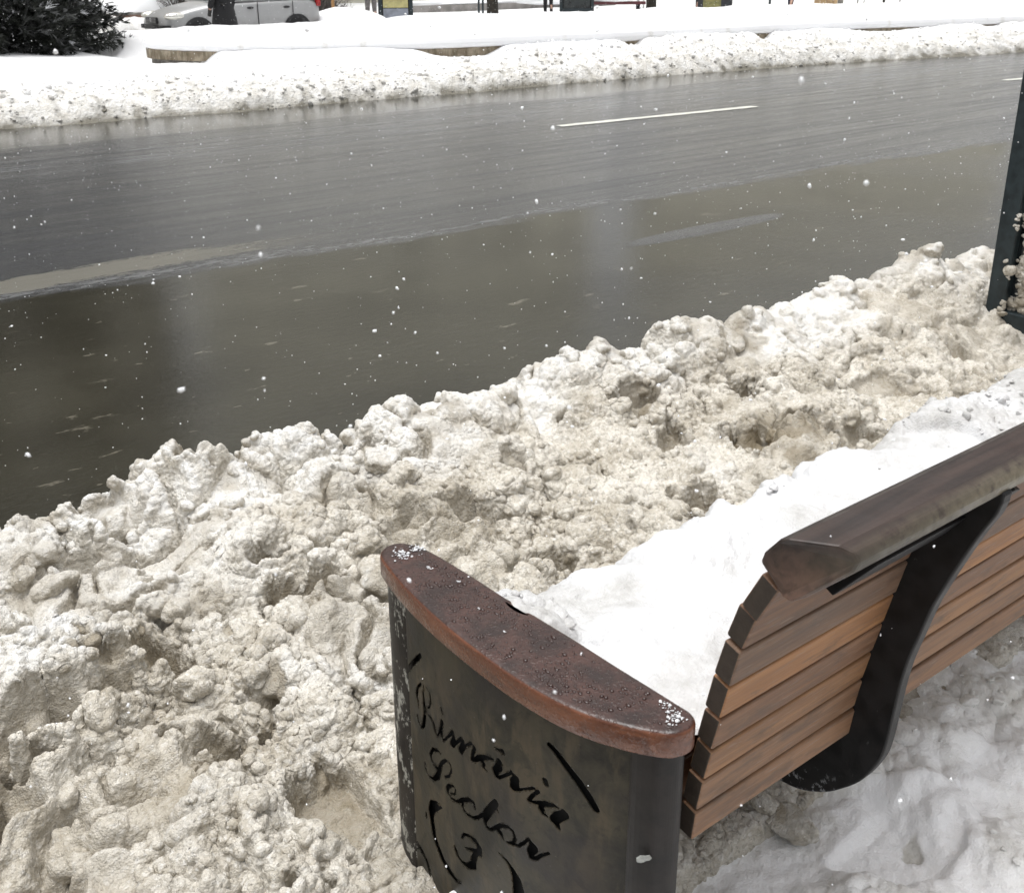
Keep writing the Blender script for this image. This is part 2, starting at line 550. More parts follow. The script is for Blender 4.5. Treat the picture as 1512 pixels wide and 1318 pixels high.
    r = N.mix(wet, r_road, N.mr(N.noise(.9, 4, .6), .3, .7, .03, .10))
    r = N.math('ADD', r, 0.0)
    rip = N.noise(1.0, 6, .68, N.coord((11, 34, 1)), .4)
    rough_rip = N.math('MULTIPLY', rip, N.mr(N.noise(.55, 3), .35, .65, .35, 1.0))
    b = N.bump(N.math('ADD', N.math('MULTIPLY', N.math('MULTIPLY', agg, N.math('SUBTRACT', 1.0, wet)), .5), N.math('MULTIPLY', strk2, .14)), .32, .004)
    b = N.bump(N.math('MULTIPLY', N.math('SUBTRACT', 1.0, wet), grit), .42, .006, b)
    b = N.bump(N.math('MULTIPLY', rough_rip, wet), .14, .012, b)
    b = N.bump(N.math('MULTIPLY', N.noise(1.0, 4, .7, N.coord((34, 75, 1))), wet), .15, .004, b)
    return N.out(col=c, rough=r, nor=b, spec=.5)


M['road'] = road_material()
rd = MB(); rd.add([(-60, 2.2, -.12), (140, 2.2, -.12), (140, 14.5, -.12), (-60, 14.5, -.12)], [(0, 1, 2, 3)])
road = rd.build('road', M['road']); tag(road, kind='structure')


def paint_material():
    N = NT('worn_road_paint')
    c = N.mix(N.mr(N.noise(40, 5, .7), .40, .60), (.60, .60, .53), (.72, .72, .66))
    c = N.mix(N.mr(N.noise(1.0, 5, .7, N.coord((5, 30, 1))), .58, .66), c, (.10, .10, .10))
    return N.out(col=c, rough=.35, nor=N.bump(N.noise(200, 3), .3, .002))


M['paint'] = paint_material()
for k, (x0, x1, y0, y1, wd) in enumerate(((7.62, 10.6, 9.06, 8.83, .13), (15.9, 18.9, 8.52, 8.3, .13))):
    m = MB()
    n = 24
    vs, fs = [], []
    for i in range(n + 1):
        t = i / n; x = x0 + (x1 - x0) * t; y = y0 + (y1 - y0) * t
        j = random.uniform(-.012, .012); j2 = random.uniform(-.012, .012)
        vs += [(x, y - wd / 2 + j, -.116), (x, y + wd / 2 + j2, -.116)]
        if i: fs.append((2 * i - 2, 2 * i, 2 * i + 1, 2 * i - 1))
    m.add(vs, fs); o = m.build('lane_marking', M['paint'], road)
pv = MB(); pv.box((10, -8, -.10), (160, 20.8, .13)); pvo = pv.build('pavement', M['concrete']); tag(pvo, kind='structure')
kb = MB()
for i in range(60):
    kb.box((-10 + i * 1.0, 2.52, -.09), (.985, .15, .19))
kbo = kb.build('kerb', M['concrete'], bevel=.012); tag(kbo, kind='structure')

# ------------------------------------------------------------------ the ploughed slush between bench and road
def lin(a, b, n): return np.linspace(a, b, n)


xs = [-.35]
while xs[-1] < 1.4: xs.append(xs[-1] + .006)
while xs[-1] < 9.5: xs.append(xs[-1] + .006 * xs[-1] / 1.4)
xs = np.array(xs); ys = np.arange(.92, 3.02, .006)
NX, NY = len(xs), len(ys)
XX, YY = np.meshgrid(xs, ys, indexing='ij')
x, y = XX.ravel(), YY.ravel()
P2 = np.stack([x, y, np.zeros_like(x)], 1)
crestY = 2.50 + .07 * vnoise(P2 * [1.3, 0, 0] + 5.1, 3) + .04 * vnoise(P2 * [4, 0, 0], 9)
crestH = .180 + .035 * vnoise(P2 * [1.7, 0, 0] + 2.2, 4)
tb = np.clip((y - 1.05) / (crestY - 1.05), 0, 1)
h = .045 + (crestH - .045) * (.25 * tb + .75 * tb ** 2.2)
drop = sstep(0, .34, y - crestY)
h = h * (1 - drop) + (-.16) * drop
inner = 1 - sstep(.0, .25, y - crestY)
amp = .55 + .45 * sstep(1.1, 1.8, y)
wp = P2 + np.stack([fbm(P2 * 3 + 7, 3, 21), fbm(P2 * 3 + 31, 3, 22), 0 * x], 1) * .09
h = h + amp * (.078 * fbm(wp * 3.2, 3, 31) + .078 * (dome(worley(wp * [4.2, 4.2, 0] + .3, 40)) - .55) + .062 * (dome(worley(wp * [8.3, 8.3, 0] + .3, 41)) - .5) + .022 * fbm(wp * 15, 3, 42)
             - .055 * sstep(.10, 0, np.abs(fbm(wp * 4.4 + 9, 3, 43))))
gran = np.clip(.75 + .55 * fbm(P2 * 3.1 + 3, 3, 51), .18, 1.15)
fresh = np.zeros_like(x); wet = np.zeros_like(x)
MOUNDS = [(420, 655, .105, .125, .8), (470, 700, .07, .05, .6), (250, 705, .115, .095, .6), (40, 775, .13, .06, .5), (140, 745, .09, .05, .5), (690, 590, .13, .06, .5),
          (560, 615, .09, .06, .6), (830, 540, .13, .06, .4), (905, 530, .07, .05, .3), (1020, 500, .15, .10, .5), (1100, 475, .09, .06, .5), (1385, 405, .20, .11, .6),
          (1230, 445, .15, .05, .3), (70, 940, .15, .085, .95), (740, 800, .11, .07, 0), (330, 810, .13, .05, .4), (520, 930, .11, .05, 0), (960, 745, .15, .05, 0),
          (230, 1105, .15, .05, 0), (365, 1115, .12, .055, .1), (510, 1230, .13, .05, .1), (640, 640, .14, .04, .5), (720, 900, .12, .03, 0), (870, 700, .12, .04, 0),
          (1200, 560, .16, .05, 0), (200, 1280, .13, .05, .2), (590, 760, .12, .04, .1)]
PITS = [(545, 705, .035, .10, .11, .6), (690, 760, .15, .065, .075, .7), (820, 808, .06, .05, .10, .9), (930, 618, .12, .06, .08, .8), (1095, 592, .065, .05, .10, 1), (1118, 655, .07, .055, .07, 1),
        (1310, 572, .13, .06, .045, .6), (470, 885, .085, .035, .08, .9), (575, 880, .05, .04, .07, .7), (235, 968, .06, .05, .085, .9), (395, 1012, .05, .04, .08, .9), (60, 1090, .16, .045, .085, .9),
        (470, 1155, .085, .075, .10, .95), (30, 1305, .09, .06, .08, 1), (25, 1185, .07, .05, .07, .8), (170, 795, .10, .075, .05, .25), (230, 895, .13, .045, .05, .35), (990, 650, .055, .04, .07, .8),
        (1035, 725, .06, .05, .09, .9), (395, 865, .06, .03, .06, .7), (600, 800, .07, .04, .06, .7), (310, 740, .06, .04, .06, .6), (1180, 640, .06, .04, .06, .7), (760, 700, .06, .05, .05, .6),
        (1270, 640, .07, .05, .06, .7), (1420, 520, .12, .05, .05, .6), (120, 850, .07, .04, .06, .5), (330, 1075, .05, .04, .06, .8), (150, 1010, .06, .03, .05, .8), (850, 870, .05, .04, .06, .6)]
for (px, py, r, hh, fr) in MOUNDS:
    c = at(px, py, .24); d = np.hypot((x - c.x), (y - c.y)) / r * (1 + .22 * vnoise(P2 * 11, int(px)))
    k = np.sqrt(np.clip(1 - (d / 1.25) ** 2, 0, 1))
    h = h + hh * k * .9
    fresh = np.maximum(fresh, fr * sstep(1.25, .5, d))
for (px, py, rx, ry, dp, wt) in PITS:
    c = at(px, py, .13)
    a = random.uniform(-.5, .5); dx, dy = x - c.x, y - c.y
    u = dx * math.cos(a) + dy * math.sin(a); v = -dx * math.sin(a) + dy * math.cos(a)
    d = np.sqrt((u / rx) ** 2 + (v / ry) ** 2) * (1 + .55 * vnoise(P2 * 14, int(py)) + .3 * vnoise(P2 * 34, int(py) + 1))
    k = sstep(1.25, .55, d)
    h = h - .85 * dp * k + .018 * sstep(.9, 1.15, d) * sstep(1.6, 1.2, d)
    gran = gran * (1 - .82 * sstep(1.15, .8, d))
    wet = np.maximum(wet, wt * sstep(1.15, .8, d) * (.75 + .25 * vnoise(P2 * 9, 77)))  # brown meltwater in the pits; the colour also paints shade to deepen them
# smooth compressed slabs here and there
slab = sstep(.10, .30, fbm(P2 * 4.3 + 40, 3, 61)) * inner
gran = gran * (1 - .55 * slab)
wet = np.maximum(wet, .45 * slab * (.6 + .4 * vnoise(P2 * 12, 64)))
fresh_g, wet_g, gran_g, h_g, xs_g, ys_g = fresh, wet, gran, h, xs, ys


def chunk_templates(sub, n, seed):
    """broken crumbs: a ball cut by random planes, then roughened"""
    out = []
    rg = np.random.default_rng(int(seed * 10))
    for k in range(n):
        bm = bmesh.new(); bmesh.ops.create_icosphere(bm, subdivisions=sub, radius=1)
        bm.verts.ensure_lookup_table()
        v = np.array([q.co[:] for q in bm.verts]); f = np.array([[q.index for q in t.verts] for t in bm.faces]); bm.free()
        o = seed + k * 3.7
        for _ in range(9):
            d = rg.normal(size=3); d /= np.linalg.norm(d); lim = rg.uniform(.45, .85)
            e = v @ d; v = v - np.outer(np.clip(e - lim, 0, 9) * .92, d)
        v = v * (1 + .30 * fbm(v * 1.3 + o, 3, 5)[:, None] + .22 * (dome(worley(v * 2.1 + o, 6)) - .5)[:, None])
        v = v * [1, rg.uniform(.6, 1.0), rg.uniform(.5, .9)]
        out.append((v, f))
    return out


T1, T2, T4 = chunk_templates(2, 14, 3.1), chunk_templates(3, 14, 9.4), chunk_templates(4, 9, 21.7)


def scatter(P, nrm, idx, sizes, sink=.25, big=.016, T=None):
    """chunks lying on the surface, returned as one vertex/face block"""
    Vs, Fs, src = [], [], []; n = 0
    for i, s in zip(idx, sizes):
        v, f = random.choice(T or (T2 if s > big else T1))
        q = Matrix.Rotation(random.uniform(0, 6.28), 3, 'Z') @ Matrix.Rotation(random.uniform(-.9, .9), 3, 'X') @ Matrix.Rotation(random.uniform(0, 6.28), 3, 'Z')
        p = P[i] + nrm[i] * s * (1 - 2 * sink) * .5
        Vs.append(v @ np.array(q).T * s + p); Fs.append(f + n); n += len(v); src.append(np.full(len(v), i))
    return np.vstack(Vs), np.vstack(Fs), np.concatenate(src)


def closed_block(P, nx, ny, zb):
    """grid surface closed with a floor and sides, as triangles"""
    q = grid_faces(nx, ny); n = nx * ny
    B = P.copy(); B[:, 2] = zb
    idx = np.arange(n).reshape(nx, ny)
    rim = np.concatenate([idx[:-1, 0], idx[-1, :-1], idx[:0:-1, -1], idx[0, :0:-1]])
    nx_ = np.roll(rim, -1)
    side = np.stack([rim, rim + n, nx_ + n, nx_], 1)
    Q = np.vstack([q, q[:, ::-1] + n, side])
    return np.vstack([P, B]), np.vstack([Q[:, [0, 1, 2]], Q[:, [0, 2, 3]]])


def voxel_fuse(V, F, voxel):
    """fuse overlapping shapes into one skin; returns vertices, quads, normals"""
    o = mesh_np('fuse_tmp', V, F, M['slush'])
    m = o.modifiers.new('r', 'REMESH'); m.mode = 'VOXEL'; m.voxel_size = voxel; m.adaptivity = 0
    dg = bpy.context.evaluated_depsgraph_get(); e = o.evaluated_get(dg); me = e.to_mesh()
    n = len(me.vertices); v = np.empty(n * 3, dtype=np.float32); me.vertices.foreach_get('co', v)
    nr = np.empty(n * 3, dtype=np.float32); me.vertex_normals.foreach_get('vector', nr)
    f = np.empty(len(me.loops), dtype=np.int32); me.loops.foreach_get('vertex_index', f)
    tot = np.empty(len(me.polygons), dtype=np.int32); me.polygons.foreach_get('loop_total', tot)
    assert (tot == 4).all()
    e.to_mesh_clear(); md = o.data; bpy.data.objects.remove(o); bpy.data.meshes.remove(md)
    return v.reshape(-1, 3).astype(float), f.reshape(-1, 4), nr.reshape(-1, 3).astype(float)


def sample(G, X, Y):
    i = np.clip(np.searchsorted(xs_g, X), 0, len(xs_g) - 1); j = np.clip(((Y - ys_g[0]) / (ys_g[1] - ys_g[0])).astype(int), 0, len(ys_g) - 1)
    return G.reshape(len(xs_g), len(ys_g))[i, j]


h = h - (.20 * np.clip(h / .2, 0, 1)) * .75 * sstep(.62, .15, np.hypot((x - 4.05) / 1.0, (y - 1.75) / .8))
h = h - .060 * sstep(.36, .12, np.hypot((x - .70) / 1.0, (y - 1.17) / 1.3)) * sstep(.9, .8, x)
h = np.where(y < crestY, np.maximum(h, .018 + .016 * fbm(P2 * 8, 3, 120) + .010 * fbm(P2 * 38, 3, 121)), h)
P0 = np.stack([x, y, h], 1); n0 = grid_normals(P0, NX, NY)
area = np.gradient(xs)[:, None].repeat(NY, 1).ravel()
okm = (gran > .42) & (h > -.10) & (fbm(P2 * 4.5 + 90, 3, 110) > -.18)
pr = np.where(okm, area * np.clip(2.2 / np.hypot(x, y), .25, 1.2), 0); pr /= pr.sum()
NCH = 6000
ci = rng.choice(len(x), NCH, p=pr); cs = np.clip(rng.lognormal(math.log(.0080), .55, NCH), .004, .034)
pb = np.where((h > -.05) & (y > 1.15) & (np.hypot(x - .72, y - 1.2) > .30), area * np.clip(2.2 / np.hypot(x, y), .25, 1), 0); pb /= pb.sum()
cb = rng.choice(len(x), 420, p=pb); sb = np.clip(rng.lognormal(math.log(.038), .38, 420), .022, .068)
Vall, Fall, Aall, off = [], [], {'fresh': [], 'wet': []}, 0
for (xa, xb, vox) in ((-.35, 1.75, .0030), (1.72, 3.0, .0042), (2.97, 5.0, .0068), (4.95, 9.5, .012)):
    i0, i1 = np.searchsorted(xs, xa), np.searchsorted(xs, xb)
    Pz = P0.reshape(NX, NY, 3)[i0:i1].reshape(-1, 3)
    bV, bF = closed_block(Pz, i1 - i0, NY, -.24)
    inb = (x[cb] > xa + .08) & (x[cb] < xb - .08)
    bbV, bbF, _ = scatter(P0, n0, cb[inb], sb[inb], sink=.55, big=-1, T=T4)
    inz = (x[ci] > xa + .03) & (x[ci] < xb - .03)
    cV, cF, _ = scatter(P0, n0, ci[inz], cs[inz], sink=.30)
    v, q, nr = voxel_fuse(np.vstack([bV, cV, bbV]), np.vstack([bF, cF + len(bV), bbF + len(bV) + len(cV)]), vox)
    up_ = v[:, 2] > -.205
    q = q[up_[q].all(1)]; us = np.unique(q); mp = np.full(len(v), -1); mp[us] = np.arange(len(us)); v, nr, q = v[us], nr[us], mp[q]
    X_, Y_ = v[:, 0], v[:, 1]
    g_ = sample(gran_g, X_, Y_); Q2 = np.stack([X_, Y_, 0 * X_], 1)
    W = v + np.stack([fbm(v * 21 + k * 9, 2, 70 + k) for k in range(3)], 1) * .011 + np.stack([vnoise(v * 75 + k * 9, 75 + k) for k in range(3)], 1) * .003
    m1 = np.clip(.55 + .9 * fbm(Q2 * 7, 2, 81), .1, 1.2); m2 = np.clip(.6 + .9 * fbm(v * 15, 2, 82), .15, 1.3)
    d = g_ * (.0055 * m1 * (dome(worley(W / .052, 90)) - .5) + .0105 * m2 * (dome(worley(W / .024, 91)) - .5) + .012 * (.4 - np.abs(fbm(v * 30 + 5, 3, 98))))
    m3 = np.clip(.7 + 1.0 * fbm(v * 26, 2, 83), .1, 1.4)
    if vox < .01: d += (.12 + .88 * g_) * .0098 * m3 * (dome(worley(W / .0122, 92)) - .5)
    if vox < .005: d += (.15 + .85 * g_) * .0054 * (dome(worley((W + .004 * vnoise(v * 160, 88)[:, None]) / .0068, 93)) - .5)
    d += (.25 + .75 * g_) * (.0050 * fbm(v * 90, 3, 95))
    d -= g_ * .005 * sstep(.04, .0, np.abs(fbm(v * 13 + 3, 2, 97)))          # cracks between clods
    v = v + nr * d[:, None]
    fr = sample(fresh_g, X_, Y_); wt = sample(wet_g, X_, Y_)
    cy = 2.5
    dust = sstep(.0, .5, fbm(Q2 * 2.1 + 11, 4, 101) + .75 * sstep(-.50, .05, Y_ - cy) - .18)
    fr = np.clip(np.maximum(fr, dust * .8) * sstep(.05, .75, nr[:, 2]) * (.75 + .7 * fbm(v * 40, 3, 102)), 0, 1) * (1 - np.clip(wt * 1.2, 0, 1))
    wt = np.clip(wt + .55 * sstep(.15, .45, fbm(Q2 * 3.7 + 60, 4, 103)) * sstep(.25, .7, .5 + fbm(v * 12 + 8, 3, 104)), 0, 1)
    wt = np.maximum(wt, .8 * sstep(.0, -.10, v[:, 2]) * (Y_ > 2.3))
    Vall.append(v); Fall.append(q + off); off += len(v); Aall['fresh'].append(fr); Aall['wet'].append(wt)
    print('slush zone', vox, len(v))
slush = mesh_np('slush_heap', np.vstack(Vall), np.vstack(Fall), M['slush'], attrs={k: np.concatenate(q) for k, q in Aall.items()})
tag(slush, kind='stuff')

# ------------------------------------------------------------------ softer trodden snow on the pavement behind and under the bench
xs = np.arange(.2, 6.5, .006); xs = xs[:1]
xl = [.35]
while xl[-1] < 7.5: xl.append(xl[-1] + .0042 * max(1, xl[-1] / 1.6))
xs = np.array(xl); ys = np.arange(-.9, 1.12, .0045)
NX, NY = len(xs), len(ys)
XX, YY = np.meshgrid(xs, ys, indexing='ij'); x, y = XX.ravel(), YY.ravel()
P2 = np.stack([x, y, 0 * x], 1)
h = .038 + .026 * fbm(P2 * 4, 3, 201) + .018 * fbm(P2 * 11, 4, 202)
lump = sstep(.0, .35, fbm(P2 * 3.3 + 8, 3, 203) + .35 * sstep(.45, .95, y))
h = h + lump * .045 * dome(worley(P2 * [11, 11, 0] + .3, 204)) + lump * .02 * dome(worley(P2 * [22, 22, 0] + .3, 205))
fresh = np.clip(.72 + 1.2 * fbm(P2 * 5 + 4, 4, 206) - .3 * lump, 0, 1); wet = np.clip(1.3 * fbm(P2 * 9 + 14, 4, 207) - .38, 0, .5) * (.4 + .6 * lump)
# an old boot print with a raised rim
c = at(1345, 1235, .05); d = np.hypot((x - c.x) / .12, (y - c.y) / .075) * (1 + .35 * vnoise(P2 * 9, 5) + .1 * vnoise(P2 * 25, 6))
h = h - .020 * sstep(1.1, .75, d) + .006 * sstep(.9, 1.08, d) * sstep(1.5, 1.1, d)
fresh = np.maximum(fresh, sstep(1.5, 1.2, d)); lump = lump * sstep(1.1, 1.7, d)
c2 = at(1350, 1243, .04); d2 = np.hypot((x - c2.x) / .022, (y - c2.y) / .016) * (1 + .35 * vnoise(P2 * 60, 6))
h = h - .006 * sstep(1.2, .6, d2); wet = np.maximum(wet * sstep(.8, 1.4, d), .55 * sstep(1.15, .8, d2)); fresh = fresh * (1 - sstep(1.2, .8, d2))
P0 = np.stack([x, y, h], 1); nrm = grid_normals(P0, NX, NY)
dsp = (.35 + .65 * lump) * (.012 * (dome(worley(P0 / .04, 208)) - .45) + .006 * (dome(worley(P0 / .018, 209)) - .45)) + .006 * fbm(P0 * 30, 4, 210) + .0018 * fbm(P0 * 120, 3, 211)
P1 = P0 + nrm * dsp[:, None]; n1 = grid_normals(P1, NX, NY)
pr = np.where(lump > .35, np.gradient(xs)[:, None].repeat(NY, 1).ravel(), 1e-9); pr /= pr.sum()
ci = rng.choice(len(x), 1600, p=pr); cs = np.clip(rng.lognormal(math.log(.007), .55, 1600), .003, .035)
cV, cF, cI = scatter(P1, n1, ci, cs)
quads = grid_faces(NX, NY); tri = np.vstack([quads[:, [0, 1, 2]], quads[:, [0, 2, 3]]])
tr = mesh_np('trodden_snow', np.vstack([P1, cV]), np.vstack([tri, cF + len(P1)]), M['trampled'],
             attrs={'fresh': np.concatenate([fresh, fresh[cI] * .6]), 'wet': np.concatenate([wet, wet[cI]])})
tag(tr, kind='stuff')

# one big frozen lump beside the panel
T3 = chunk_templates(4, 1, 33.3)
for (px, py, s, sz, lab) in ((1168, 1212, .052, .04, 'fist sized grey lump of frozen slush lying behind the bench, below the black bracket'),
                             (1478, 935, .085, .05, 'largest dirty lump of frozen snow behind the bench, at the edge of the backrest')):
    v, f = T3[0]; c = at(px, py, .06)
    v = v + (.05 * fbm(v * 4, 4, 8))[:, None] * v
    a = random.uniform(0, 6); Rm = np.array(Matrix.Rotation(a, 3, 'Z'))
    o = mesh_np('frozen_lump', (v @ Rm.T) * [s, s, s * .85] + [c.x, c.y, .055], f, M['slush'], attrs={'fresh': np.clip(.25 + fbm(v * 3, 3, 4), 0, .8), 'wet': np.clip(.25 + 1.2 * fbm(v * 2 + 5, 3, 3), 0, .6)})
    tag(o, lab, 'snow lump')
# ------------------------------------------------------------------ the bench
BX0, BX1 = .873, 3.10
bench = empty('park_bench', (1.95, .95, 0), 'dark wooden slatted park bench with lettered bronze end panel, its seat buried in snow', 'bench')
# back slats: cross-sections (Y,z), traced from the end grain
SL = [[(.666, .855), (.693, .802), (.668, .789), (.641, .843)], [(.697, .797), (.713, .747), (.687, .738), (.670, .787)],
      [(.711, .740), (.725, .686), (.698, .679), (.686, .733)], [(.727, .680), (.738, .628), (.711, .623), (.700, .673)],
      [(.739, .621), (.749, .573), (.722, .567), (.711, .617)], [(.749, .567), (.759, .517), (.732, .511), (.722, .559)],
      [(.758, .510), (.766, .460), (.739, .455), (.731, .505)], [(.764, .454), (.769, .405), (.742, .402), (.737, .449)]]
TONES = [(.205, .115, .068), (.200, .112, .066), (.200, .122, .078), (.370, .185, .080), (.240, .130, .072), (.320, .172, .084), (.265, .150, .084), (.260, .145, .080)]
b = MB()
for k, q in enumerate(SL):
    qc = (sum(a for a, _ in q) / 4, sum(c0 for _, c0 in q) / 4); q = [(qc[0] + (a - qc[0]) * 1.0, qc[1] + (c0 - qc[1]) * 1.05) for a, c0 in q]
    b.tone = TONES[k]
    n = 14
    rings = []
    j0 = random.uniform(-.003, .003)
    for i in range(n + 1):
        xx = BX0 + j0 + (BX1 - BX0) * i / n
        rings.append([(xx, yy, zz + .0012 * math.sin(i * .9 + k)) for yy, zz in q])
    b.loft(rings)
b.build('backrest', M['slat_wood'], bench, bevel=.0035, seg=3)

# top rail: thick rounded hand rail, mitred at its ends
RP = [(.668, .872), (.664, .886), (.645, .911), (.633, .9165), (.590, .9165), (.577, .910), (.571, .898), (.575, .884), (.612, .846), (.624, .838), (.634, .842)]
algae = [0, 0, 0, 0, .0, .55, 1, .75, .1, 0, 0]
tonez = [(1, 1, 1)] * 8 + [(3.4, 3.0, 2.6)] * 3
v, f, al, tn = [], [], [], []
NR = 46
for i in range(NR + 1):
    t = i / NR
    for k, (yy, zz) in enumerate(RP):
        mit = max(0, .628 - yy) * .85                        # mitre: the rear arris starts later
        x0, x1 = BX0 - .004 + mit, BX1 + .004 - mit
        v.append((x0 + (x1 - x0) * t, yy, zz)); al.append(algae[k] * min(1, .25 + t * 4)); tn.append(tonez[k])
n = len(RP)
me_f = []
for i in range(NR):
    for k in range(n):
        l = (k + 1) % n
        me_f.append((i * n + k, (i + 1) * n + k, (i + 1) * n + l, i * n + l))
m = MB(); m.v = v; m.c = tn; m.f = me_f + [tuple(range(n)), tuple(NR * n + k for k in range(n - 1, -1, -1))]
rail = m.build('top_rail', M['rail_wood'], bench, smooth=False, bevel=.004, seg=2)
rail.data.attributes.new('algae', 'FLOAT', 'POINT').data.foreach_set('value', al)

# flat steel bar screwed under the rail
m = MB()
poly = [(BX0 + .105, .640, .797), (BX0 + .150, .614, .834), (1.345, .614, .834), (1.375, .622, .822), (1.345, .640, .797)]
m.loft([[(a, c0, d) for a, c0, d in poly], [(a, c0 + .012, d + .006) for a, c0, d in poly]])
m2 = MB()
m2.loft([[(a + 1.64, c0, d) for a, c0, d in poly], [(a + 1.64, c0 + .012, d + .006) for a, c0, d in poly]])
rs = m.build('rail_strap', M['steel'], bench, bevel=.0015); rs2 = m2.build('rail_strap', M['steel'], bench, bevel=.0015)


# curved support bracket, a flat steel web across the bench with a flange against the slats
WEB = [(.576, .886), (.571, .874), (.573, .863), (.577, .849), (.589, .823), (.602, .791), (.619, .745), (.632, .707), (.641, .678), (.654, .622), (.664, .577), (.670, .531), (.674, .475), (.680, .409), (.692, .371), (.714, .328), (.748, .288), (.776, .263), (.823, .237), (.88, .230),
       (.96, .245), (1.05, .285), (1.18, .340), (1.18, .395), (1.0, .392), (.90, .388), (.83, .381), (.787, .379), (.763, .392), (.748, .42), (.741, .457), (.738, .53), (.728, .60), (.714, .66), (.699, .72), (.680, .780), (.655, .835), (.625, .875)]


def smooth_poly(P, n=4):
    out = []; N = len(P)
    for i in range(N):
        a, b_, c, d = [Vector((*P[(i + k) % N], 0)) for k in (-1, 0, 1, 2)]
        for t in [j / n for j in range(n)]:
            q = .5 * ((2 * b_) + (-a + c) * t + (2 * a - 5 * b_ + 4 * c - d) * t * t + (-a + 3 * b_ - 3 * c + d) * t ** 3)
            out.append((q.x, q.y))
    return out


for XB in (1.22, 2.78):
    W2 = smooth_poly(WEB, 4)
    m = MB(); m.prism(W2, 'x', XB, XB + .022)
    br = m.build('support_bracket', M['steel'], bench, bevel=.003, seg=2)
    wv = [max(0, min(1, (.300 - vv.co.z) * 25)) for vv in br.data.vertices]
    br.data.attributes.new('worn', 'FLOAT', 'POINT').data.foreach_set('value', wv)
    m = MB()
    path = [(.640, .868), (.662, .828), (.686, .772), (.702, .715), (.716, .655), (.728, .598), (.738, .54), (.746, .48)]
    for (a0, c0), (a1, c1) in zip(path[:-1], path[1:]):
        m.add([(XB - .004, a0, c0), (XB + .030, a0, c0), (XB + .030, a1, c1), (XB - .004, a1, c1), (XB - .004, a0 - .006, c0 - .003), (XB + .030, a0 - .006, c0 - .003), (XB + .030, a1 - .006, c1 - .003), (XB - .004, a1 - .006, c1 - .003)],
              [(0, 1, 2, 3), (7, 6, 5, 4), (0, 4, 5, 1), (2, 6, 7, 3), (0, 3, 7, 4), (1, 5, 6, 2)])
    fl = m.build('mounting_flange', M['steel'], br)

# seat slats under the snow
b = MB()
for k in range(8):
    b.tone = TONES[k]
    b.box(((BX0 + BX1) / 2, .80 + k * .054, .418 + .004 * abs(k - 4)), (BX1 - BX0 - .01, .046, .03))
b.build('seat', M['slat_wood'], bench, bevel=.004)

# ---- bronze end panel with the cut-out script
PANEL = [(.744, 1.30), (.732, 1.236), (.7245, 1.16), (.7225, 1.09), (.7245, 1.02), (.731, .96), (.744, .905), (.762, .85), (.789, .792), (.818, .752)]
PANEL = [(a + .006, c0) for a, c0 in PANEL]


def crspline(P, n=40):
    P = np.array(P); P = np.vstack([2 * P[0] - P[1], P, 2 * P[-1] - P[-2]]); out = []
    for i in range(1, len(P) - 2):
        a, b_, c, d = P[i - 1:i + 3]
        for t in np.linspace(0, 1, n, endpoint=False):
            out.append(.5 * ((2 * b_) + (-a + c) * t + (2 * a - 5 * b_ + 4 * c - d) * t * t + (-a + 3 * b_ - 3 * c + d) * t ** 3))
    out.append(P[-2])
    return np.array(out)


